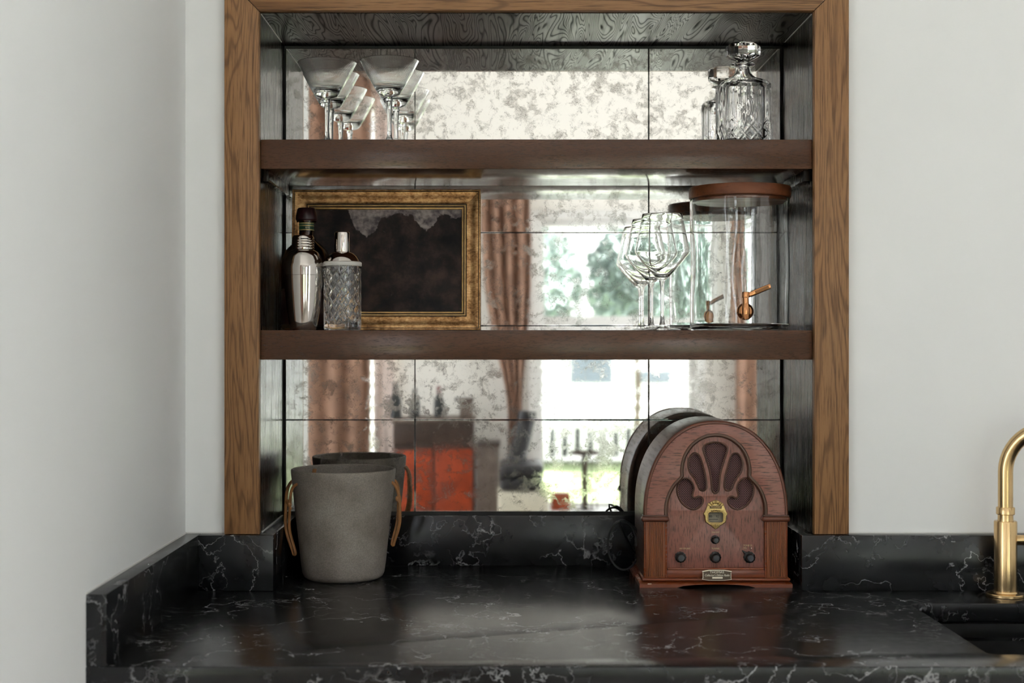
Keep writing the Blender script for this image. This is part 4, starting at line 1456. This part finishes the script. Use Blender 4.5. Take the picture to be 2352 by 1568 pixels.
# ------------------------------------------------------------------ glass drink dispenser
dd = thing('drink_dispenser', 'clear glass drink dispenser with wooden lid and copper spigot', 'dispenser', ((1699 - 1150) * 2.748 / F, 2.748, SH2))
DR = 0.0985


def wav(r, z, th, i):
    return r + 0.0006 * math.sin(3 * th + z * 20) + 0.0005 * math.sin(7 * th + 1.0 - z * 35) if r > 0.08 else r


outp = [(0, 0.0004), (0.088, 0.0004), (0.0955, 0.0025), (DR, 0.008)] + [(DR, 0.008 + 0.252 * k / 20) for k in range(1, 21)]
inp = [(0.0975, 0.2625), (0.0958, 0.2625), (0.0950, 0.260)] + [(0.0952, 0.258 - 0.244 * k / 18) for k in range(19)] + [(0.0915, 0.0095), (0.086, 0.0075), (0, 0.0070)]
obj('glass_jar', lathe(NB(), outp + inp, 96, fn=wav), M['thin_glass'], dd)
ld = obj('lid', lathe(NB(), [(0, 0.2635), (0.0995, 0.2635), (0.1010, 0.2650), (0.1012, 0.2840), (0.1000, 0.2858), (0, 0.2862)], 96), M['lid_wood'], dd)
obj('lid_gasket', lathe(NB(), [(0, 0.2560), (0.0925, 0.2560), (0.0938, 0.2575), (0.0938, 0.2634), (0, 0.2634)], 72), M['lid_wood'], ld)
gx = (1690 - 1699) * 2.645 / F
gz = (757 - 714) * 2.64 / F
sgp = obj('spigot', lathe(NB(), [(0, -0.004), (0.012, -0.004), (0.0155, 0.0), (0.0168, 0.004), (0.0160, 0.0085), (0.0132, 0.0130), (0.0085, 0.0165), (0, 0.0180)], 40, (gx, -DR, gz), axis='Y'), M['copper'], dd)
yq = -DR - 0.0165
obj('nozzle', lathe(NB(), [(0, -0.0158), (0.0066, -0.0158), (0.0072, -0.0148), (0.0076, 0.002), (0.0072, 0.009), (0.0062, 0.0140), (0.0060, 0.0170), (0.0060, 0.0260), (0, 0.0260)], 32, (gx - 0.001, yq, gz)), M['copper'], sgp)
obj('valve_cap', lathe(NB(), [(0, 0.0262), (0.0070, 0.0262), (0.0074, 0.0275), (0.0074, 0.0360), (0.0066, 0.0372), (0, 0.0372)], 32, (gx - 0.001, yq, gz)), M['copper'], sgp)
lv = obj('lever', tube(NB(), smooth_path([(gx + 0.003, yq, gz + 0.031), (gx + 0.011, yq, gz + 0.0335), (gx + 0.020, yq, gz + 0.0375), (gx + 0.042, yq, gz + 0.0465), (gx + 0.0465, yq, gz + 0.0480)], 4), 0.004, 12, flat=(0.0028, 0.0050)), M['copper'], sgp)
obj('lever_inlay', tube(NB(), [(gx + 0.017, yq - 0.0022, gz + 0.0362), (gx + 0.043, yq - 0.0022, gz + 0.0468)], 0.003, 10, flat=(0.0010, 0.0032)), M['leather'], lv)

# ------------------------------------------------------------------ room behind the camera (seen in the mirror)
def RP(px, py, Y):
    D = 2 * YM - Y
    return ((px - 1150) * D / F, Y, EYE - (py - 784) * D / F)


def curtain(name, label, x0, x1, z0, z1, y, folds, mat, amp=0.035, tie=None):
    t_ = thing(name, label, 'curtain', ((x0 + x1) / 2, y, z0), group=None)
    b_ = NB()
    nx, nz_ = folds * 8, 24
    w = (x1 - x0) / 2
    grid = []
    for j in range(nz_ + 1):
        v = j / nz_
        row = []
        for i in range(nx + 1):
            u = i / nx * 2 - 1
            x = u * w
            if tie:
                zt_, tx, tw = tie
                k = math.exp(-((v - zt_) / 0.25) ** 2) if v > zt_ else 1.0
                x = x * (1 - k) + (tx + u * tw) * k
            yy = amp * math.sin(i / 8 * 2 * PI) * (0.7 + 0.3 * v) + 0.01 * math.sin(i * 0.9 + v * 5)
            row.append(b_.verts.new((x, yy, v * (z1 - z0))))
        grid.append(row)
    for j in range(nz_):
        for i in range(nx):
            b_.faces.new((grid[j][i], grid[j][i + 1], grid[j + 1][i + 1], grid[j + 1][i]))
    o_ = obj('curtain_cloth', b_, mat, t_, smooth=60)
    s_ = o_.modifiers.new('thickness', 'SOLIDIFY'); s_.thickness = 0.003
    obj('rod', tube(NB(), [(-w - 0.005, 0.0, z1 - z0 + 0.012), (w + 0.005, 0.0, z1 - z0 + 0.012)], 0.011, 12), M['bronze'], t_)
    return t_


Yc = YR + 0.11
xa, xb = RP(700, 0, Yc)[0], RP(852, 0, Yc)[0]
curtain('curtain', 'brown velvet curtain reflected at the left edge of the mirror', xa - 0.25, xb, 0.02, 3.14, Yc, 5, M['curtain'])
xa, xb = RP(856, 0, Yc)[0], RP(903, 0, Yc)[0]
curtain('curtain', 'pale pink linen curtain reflected beside the brown velvet one', xa, xb, 0.02, 3.10, Yc - 0.055, 2, M['sheer'], 0.012)
xa, xb = RP(1104, 0, Yc)[0], RP(1218, 0, Yc)[0]
curtain('curtain', 'brown velvet curtain tied back left of the garden window, seen in the mirror', xa, xb, 0.02, 2.42, Yc, 4, M['curtain'], tie=(0.36, 0.06, 0.045))
xa, xb = RP(1690, 0, Yc)[0], RP(1752, 0, Yc)[0]
curtain('curtain', 'brown velvet curtain right of the garden window, seen in the mirror', xa, xb + 0.15, 0.02, 2.42, Yc, 3, M['curtain'])

# rust orange cabinet with bottles
Yk = -2.62
x0, _, zt = RP(903, 962, Yk)
x1 = RP(1088, 962, Yk)[0]
cxk = (x0 + x1) / 2
ck = thing('bar_cabinet', 'rust orange leather bar cabinet with dark top, seen in the mirror', 'cabinet', (cxk, Yk - 0.2, 0))
w = (x1 - x0) / 2
zb = RP(0, 1022, Yk)[2]
obj('carcass', bx(-w, w, -0.2, 0.18, 0.10, zb - 0.001, bev=0.004), M['dark_brown'], ck)
obj('drawer_band', bx(-w, w, -0.2, 0.192, zb, zt - 0.022, bev=0.004), M['dark_brown'], ck)
obj('top', bx(-w - 0.012, w + 0.012, -0.205, 0.205, zt - 0.0215, zt, bev=0.004), M['grey_brown'], ck)
for k in range(2):
    xs = -w + 0.004 + k * w
    d = obj('door', bx(xs + (0.0 if k == 0 else 0.006), xs + w - 0.012, 0.181, 0.20, 0.11, zb - 0.03, bev=0.006), M['orange_leather'], ck)
for sx in (-1, 1):
    for sy in (-1, 1):
        obj('leg', tube(NB(), [(sx * (w - 0.04), sy * 0.15 - 0.01, 0.0005), (sx * (w - 0.04), sy * 0.15 - 0.01, 0.10)], [0.012, 0.018], 12), M['dark_brown'], ck)


def wine_bottle(label, loc, h, capmat):
    t_ = thing('wine_bottle', label, 'bottle', loc, group='bottles on the bar cabinet')
    s_ = h / 0.30
    obj('bottle_glass', lathe(NB(), [(r_ * s_, z_ * s_) for r_, z_ in [(0, 0.0005), (0.046, 0.0005), (0.050, 0.005), (0.050, 0.140), (0.045, 0.170), (0.027, 0.205), (0.0205, 0.225), (0.0200, 0.285), (0, 0.285)]], 28), M['wine_glass_dark'], t_)
    obj('capsule', lathe(NB(), [(r_ * s_, z_ * s_) for r_, z_ in [(0, 0.2852), (0.0155, 0.2852), (0.0158, 0.30), (0, 0.30)]] if False else [(r_ * s_, z_ * s_) for r_, z_ in [(0.0203, 0.228), (0.0215, 0.229), (0.0218, 0.299), (0.018, 0.300), (0, 0.300), ]], 24), capmat, t_)


for px_, hh_, cm, lab in ((909, 0.225, M['wine_glass_dark'], 'tallest dark wine bottle at the curtain end of the orange cabinet, in the mirror'),
                          (953, 0.185, M['wine_glass_dark'], 'middle dark wine bottle on the orange cabinet, in the mirror'),
                          (1008, 0.195, M['capsule_red'], 'dark wine bottle with red foil neck on the orange cabinet, in the mirror')):
    x_ = RP(px_, 0, Yk - 0.1)[0]
    wine_bottle(lab, (x_, Yk - 0.1, zt + 0.0003), hh_, cm)
# small wooden box on the cabinet
x0, _, z1 = RP(1056, 915, Yk - 0.1)
x1 = RP(1086, 915, Yk - 0.1)[0]
t = thing('wooden_box', 'small brown wooden box on the orange cabinet, in the mirror', 'box', ((x0 + x1) / 2, Yk - 0.1, zt + 0.0003))
w = (x1 - x0) / 2
obj('box_body', bx(-w, w, -0.05, 0.05, 0, z1 - zt - 0.02, bev=0.003), M['grey_brown'], t)
obj('box_lid', bx(-w - 0.03, w + 0.006, -0.055, 0.055, z1 - zt - 0.0195, z1 - zt, bev=0.003), M['dark_brown'], t)
# low taupe side cabinet
x0, _, zt2 = RP(1092, 1021, Yk)
x1 = RP(1145, 1021, Yk)[0]
t = thing('side_cabinet', 'low taupe wooden side cabinet beside the orange one, in the mirror', 'cabinet', ((x0 + x1) / 2 + 0.004, Yk - 0.2, 0))
w = (x1 - x0) / 2
obj('carcass', bx(-w, w, -0.18, 0.18, 0.06, zt2 - 0.02, bev=0.004), M['grey_brown'], t)
obj('top', bx(-w, w + 0.006, -0.185, 0.195, zt2 - 0.0195, zt2, bev=0.004), M['dark_brown'], t)
obj('door', bx(-w + 0.006, w - 0.006, 0.181, 0.196, 0.08, zt2 - 0.03, bev=0.004), M['grey_brown'], t)
obj('plinth', bx(-w + 0.01, w - 0.01, -0.16, 0.16, 0.0005, 0.0595), M['dark_brown'], t)

# lounge chair
Yl = -2.28
xc = RP(1197, 0, Yl)[0]
t = thing('lounge_chair', 'charcoal leather lounge chair on a cream upholstered base, in the mirror', 'chair', (xc, Yl, 0))
zA, zB, zC_ = RP(0, 1062, Yl)[2], RP(0, 1094, Yl)[2], RP(0, 1121, Yl)[2]
wl = 0.128
obj('base', bx(-wl - 0.01, wl + 0.03, -0.22, 0.22, 0.06, zC_ - 0.001, bev=0.03, seg=3), M['cream_cloth'], t)
obj('seat_cushion', bx(-wl, wl, -0.22, 0.22, zC_, zB - 0.001, bev=0.025, seg=3), M['charcoal'], t)
obj('seat_cushion', bx(-wl, wl, -0.22, 0.22, zB, zA, bev=0.03, seg=3), M['charcoal'], t)
xt = RP(1213, 0, Yl)[0] - xc; xm = RP(1189, 0, Yl)[0] - xc
zt_ = RP(0, 950, Yl)[2]
obj('backrest', tube(NB(), smooth_path([(xm - 0.01, -0.17, zA - 0.05), (xm, -0.175, zA + 0.02), (xm + 0.02, -0.19, zA + 0.08), (xt - 0.01, -0.21, zt_ - 0.06), (xt, -0.215, zt_)], 5), 0.04, 16, flat=(0.055, 0.035)), M['charcoal'], t)
for sx in (-1, 1):
    for sy in (-1, 1):
        obj('leg', tube(NB(), [(sx * 0.09, sy * 0.16, 0.0005), (sx * 0.09, sy * 0.16, 0.062)], 0.014, 10), M['dark_brown'], t)

# candle stand and red box at the window
Yt = -2.90
tb = thing('window_bench', 'pale painted bench under the garden window, in the mirror', 'bench', (RP(1400, 0, Yt)[0], Yt, 0))
zt3 = RP(0, 1172, Yt)[2]
obj('bench_top', bx(-0.50, 0.5, -0.16, 0.16, zt3 - 0.025, zt3, bev=0.004), M['white_wood'], tb)
for sx in (-1, 1):
    for sy in (-1, 1):
        obj('leg', tube(NB(), [(sx * 0.45, sy * 0.12, 0.0005), (sx * 0.45, sy * 0.12, zt3 - 0.0255)], 0.016, 10), M['white_wood'], tb)
x0 = RP(1265, 0, Yt)[0]; x1, _, z1 = RP(1309, 1133, Yt)
t = thing('red_box', 'small rust red box on the window bench, in the mirror', 'box', ((x0 + x1) / 2, Yt, zt3 + 0.0003))
w = (x1 - x0) / 2
obj('box_body', bx(-w, w, -0.05, 0.05, 0, (z1 - zt3) * 0.78, bev=0.003), M['orange_leather'], t)
obj('box_lid', bx(-w - 0.002, w + 0.002, -0.052, 0.052, (z1 - zt3) * 0.785, z1 - zt3, bev=0.003), M['orange_leather'], t)
xc = RP(1343, 0, Yt)[0]
t = thing('candle_stand', 'dark bronze candle stand with cup tray in front of the window, in the mirror', 'candle stand', (xc, Yt, zt3 + 0.0003))
H = RP(0, 1050, Yt)[2] - zt3
obj('base', lathe(NB(), [(0, 0.0), (0.06, 0.0), (0.062, 0.006), (0.03, 0.012), (0, 0.012)], 28), M['bronze'], t)
obj('post', lathe(NB(), [(0, 0.012), (0.020, 0.012), (0.022, H * 0.3), (0.017, H * 0.34), (0.024, H * 0.5), (0.017, H * 0.6), (0.020, H * 0.8), (0.022, H), (0, H)], 20), M['bronze'], t)
obj('tray', lathe(NB(), [(0, H), (0.06, H), (0.098, H + 0.014), (0.104, H + 0.03), (0.100, H + 0.03), (0.094, H + 0.018), (0.058, H + 0.005), (0, H + 0.005)], 36), M['bronze'], t)
for xx in (-0.072, 0.045, 0.078):
    hh = H * (0.62 if xx < 0 else 0.96)
    obj('upright', tube(NB(), [(xx, 0, 0.002), (xx, 0, hh)], 0.0045, 8), M['bronze'], t)
for z_ in (H * 0.36, H * 0.62):
    obj('ring', tube(NB(), [(0.076 * math.cos(a * PI / 16), 0.076 * math.sin(a * PI / 16), z_) for a in range(32)], 0.004, 8, closed=True), M['bronze'], t)

# ------------------------------------------------------------------ garden beyond the window
GZ = -0.30
tag(obj('bounce_paving', bx(-14, 16, -7.6, 6, GZ - 0.06, GZ - 0.005), M['bounce_paving']), 'pale stone paving added outside to bounce sunlight into the room', kind='structure')  # added ground: bounces sunlight indoors and keeps lawn green off the walls
b_ = bx(-14, 16, -34, -7.6, GZ - 0.05, GZ)
tag(obj('lawn', b_, M['grass']), 'green lawn outside the window', kind='structure')


def leaf_cloud(rx, ry, rz, n, size, seed):
    rnd = random.Random(seed)
    b_ = NB()
    for _ in range(n):
        while True:
            p = Vector((rnd.uniform(-1, 1), rnd.uniform(-1, 1), rnd.uniform(-1, 1)))
            if 0.25 < p.length < 1:
                break
        c = Vector((p.x * rx, p.y * ry, p.z * rz))
        a = Vector((rnd.uniform(-1, 1), rnd.uniform(-1, 1), rnd.uniform(-1, 1))).normalized()
        u = a.orthogonal().normalized(); v = a.cross(u)
        s_ = size * rnd.uniform(0.6, 1.3)
        b_.faces.new([b_.verts.new(c + q) for q in (u * s_, v * s_ * 0.5, -u * s_, -v * s_ * 0.5)])
    return b_


for i, (x, y, hgt, r, lab) in enumerate(((0.22, -11.6, 2.05, 0.80, 'nearer leafy green garden tree outside the window, in the mirror'),
                                         (1.72, -11.7, 2.15, 0.66, 'slender leafy tree standing in the middle of the window view, in the mirror'),
                                         (3.25, -11.9, 2.2, 0.80, 'farther leafy green garden tree outside the window, in the mirror'))):
    t = thing('garden_tree', lab, 'tree', (x, y, GZ))
    obj('trunk', tube(NB(), [(0, 0, 0), (0.04, 0, hgt * 0.5), (-0.02, 0.05, hgt)], [0.05, 0.04, 0.025], 10), M['bark'], t)
    o = obj('crown', leaf_cloud(r, r, r * 1.25, 2000, 0.085, 11 + i), M['leaf'], t, smooth=0)
    o.location = (0, 0, hgt + 0.35)
    o['kind'] = 'stuff'

hz = thing('neighbour_house', 'white clapboard house beyond the lawn, in the mirror', 'house', (1.5, -15.0, GZ))
obj('wall', bx(-4.5, 5.0, -3.0, -0.02, 0, 5.2), M['siding'], hz)
for k in range(28):
    z0 = 0.18 * k
    b_ = NB()
    vs = [b_.verts.new(v) for v in ((-4.5, 0.045, z0), (5.0, 0.045, z0), (5.0, -0.012, z0 + 0.178), (-4.5, -0.012, z0 + 0.178), (-4.5, -0.02, z0), (5.0, -0.02, z0), (5.0, -0.02, z0 + 0.178), (-4.5, -0.02, z0 + 0.178))]
    for f in ((0, 1, 2, 3), (4, 7, 6, 5), (0, 4, 5, 1), (3, 2, 6, 7), (0, 3, 7, 4), (1, 5, 6, 2)):
        b_.faces.new([vs[i] for i in f])
    obj('siding_board', b_, M['siding'], hz, smooth=0)
for x0, x1, z0, z1 in ((-0.5, 0.25, 1.0, 1.75), (0.55, 1.15, 1.0, 1.30), (1.6, 2.4, 0.9, 1.75)):
    wn_ = obj('house_window', bx(x0, x1, -0.005, 0.06, z0, z1), M['white_wood'], hz)
    obj('house_pane', bx(x0 + 0.05, x1 - 0.05, 0.061, 0.066, z0 + 0.05, z1 - 0.05), M['dark_glass'], wn_)
b_ = NB()
vs = [b_.verts.new(v) for v in ((-4.8, 0.35, 5.2), (5.3, 0.35, 5.2), (5.3, -3.3, 5.2), (-4.8, -3.3, 5.2), (-4.8, -1.5, 6.8), (5.3, -1.5, 6.8))]
for f in ((0, 1, 5, 4), (2, 3, 4, 5), (0, 4, 3), (1, 2, 5), (0, 3, 2, 1)):
    b_.faces.new([vs[i] for i in f])
obj('roof', b_, M['grey_brown'], hz, smooth=0)

# picket fence with a hedge behind
Yp = -12.8
fn_ = thing('garden_fence', 'white baluster garden fence across the lawn, in the mirror', 'fence', (RP(1370, 0, Yp)[0], Yp, GZ))
z0f = RP(0, 1052, Yp)[2] - GZ
z1f = RP(0, 985, Yp)[2] - GZ
sp_ = 29.2 * (2 * YM - Yp) / F
obj('rail', bx(-2.4, 2.4, -0.03, 0.03, z1f, z1f + 0.07, bev=0.008), M['white_wood'], fn_)
obj('rail', bx(-2.4, 2.4, -0.03, 0.03, max(z0f - 0.06, 0.02), z0f, bev=0.008), M['white_wood'], fn_)
hb = z1f - z0f
pm = None
for k in range(-12, 13):
    if pm is None:
        b_ = lathe(NB(), [(0, z0f), (0.050, z0f), (0.052, z0f + hb * 0.45), (0.062, z0f + hb * 0.5), (0.052, z0f + hb * 0.55), (0.050, z1f), (0, z1f)], 14)
        o = obj('baluster', b_, M['white_wood'], fn_)
        pm = o.data
    else:
        o = bpy.data.objects.new('baluster', pm)
        COL.objects.link(o); o.parent = fn_
    o.location = (k * sp_, 0, 0)
for sx in (-1, 1):
    obj('fence_post', bx(sx * 2.46 - 0.05, sx * 2.46 + 0.05, -0.05, 0.05, 0.0, z1f + 0.14, bev=0.01), M['white_wood'], fn_)
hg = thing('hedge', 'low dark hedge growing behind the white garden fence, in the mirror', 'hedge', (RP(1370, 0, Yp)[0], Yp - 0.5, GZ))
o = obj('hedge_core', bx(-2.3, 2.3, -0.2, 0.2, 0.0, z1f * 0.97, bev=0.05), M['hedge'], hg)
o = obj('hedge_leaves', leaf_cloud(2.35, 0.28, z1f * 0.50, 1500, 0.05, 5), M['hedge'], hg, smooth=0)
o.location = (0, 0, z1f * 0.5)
o['kind'] = 'stuff'
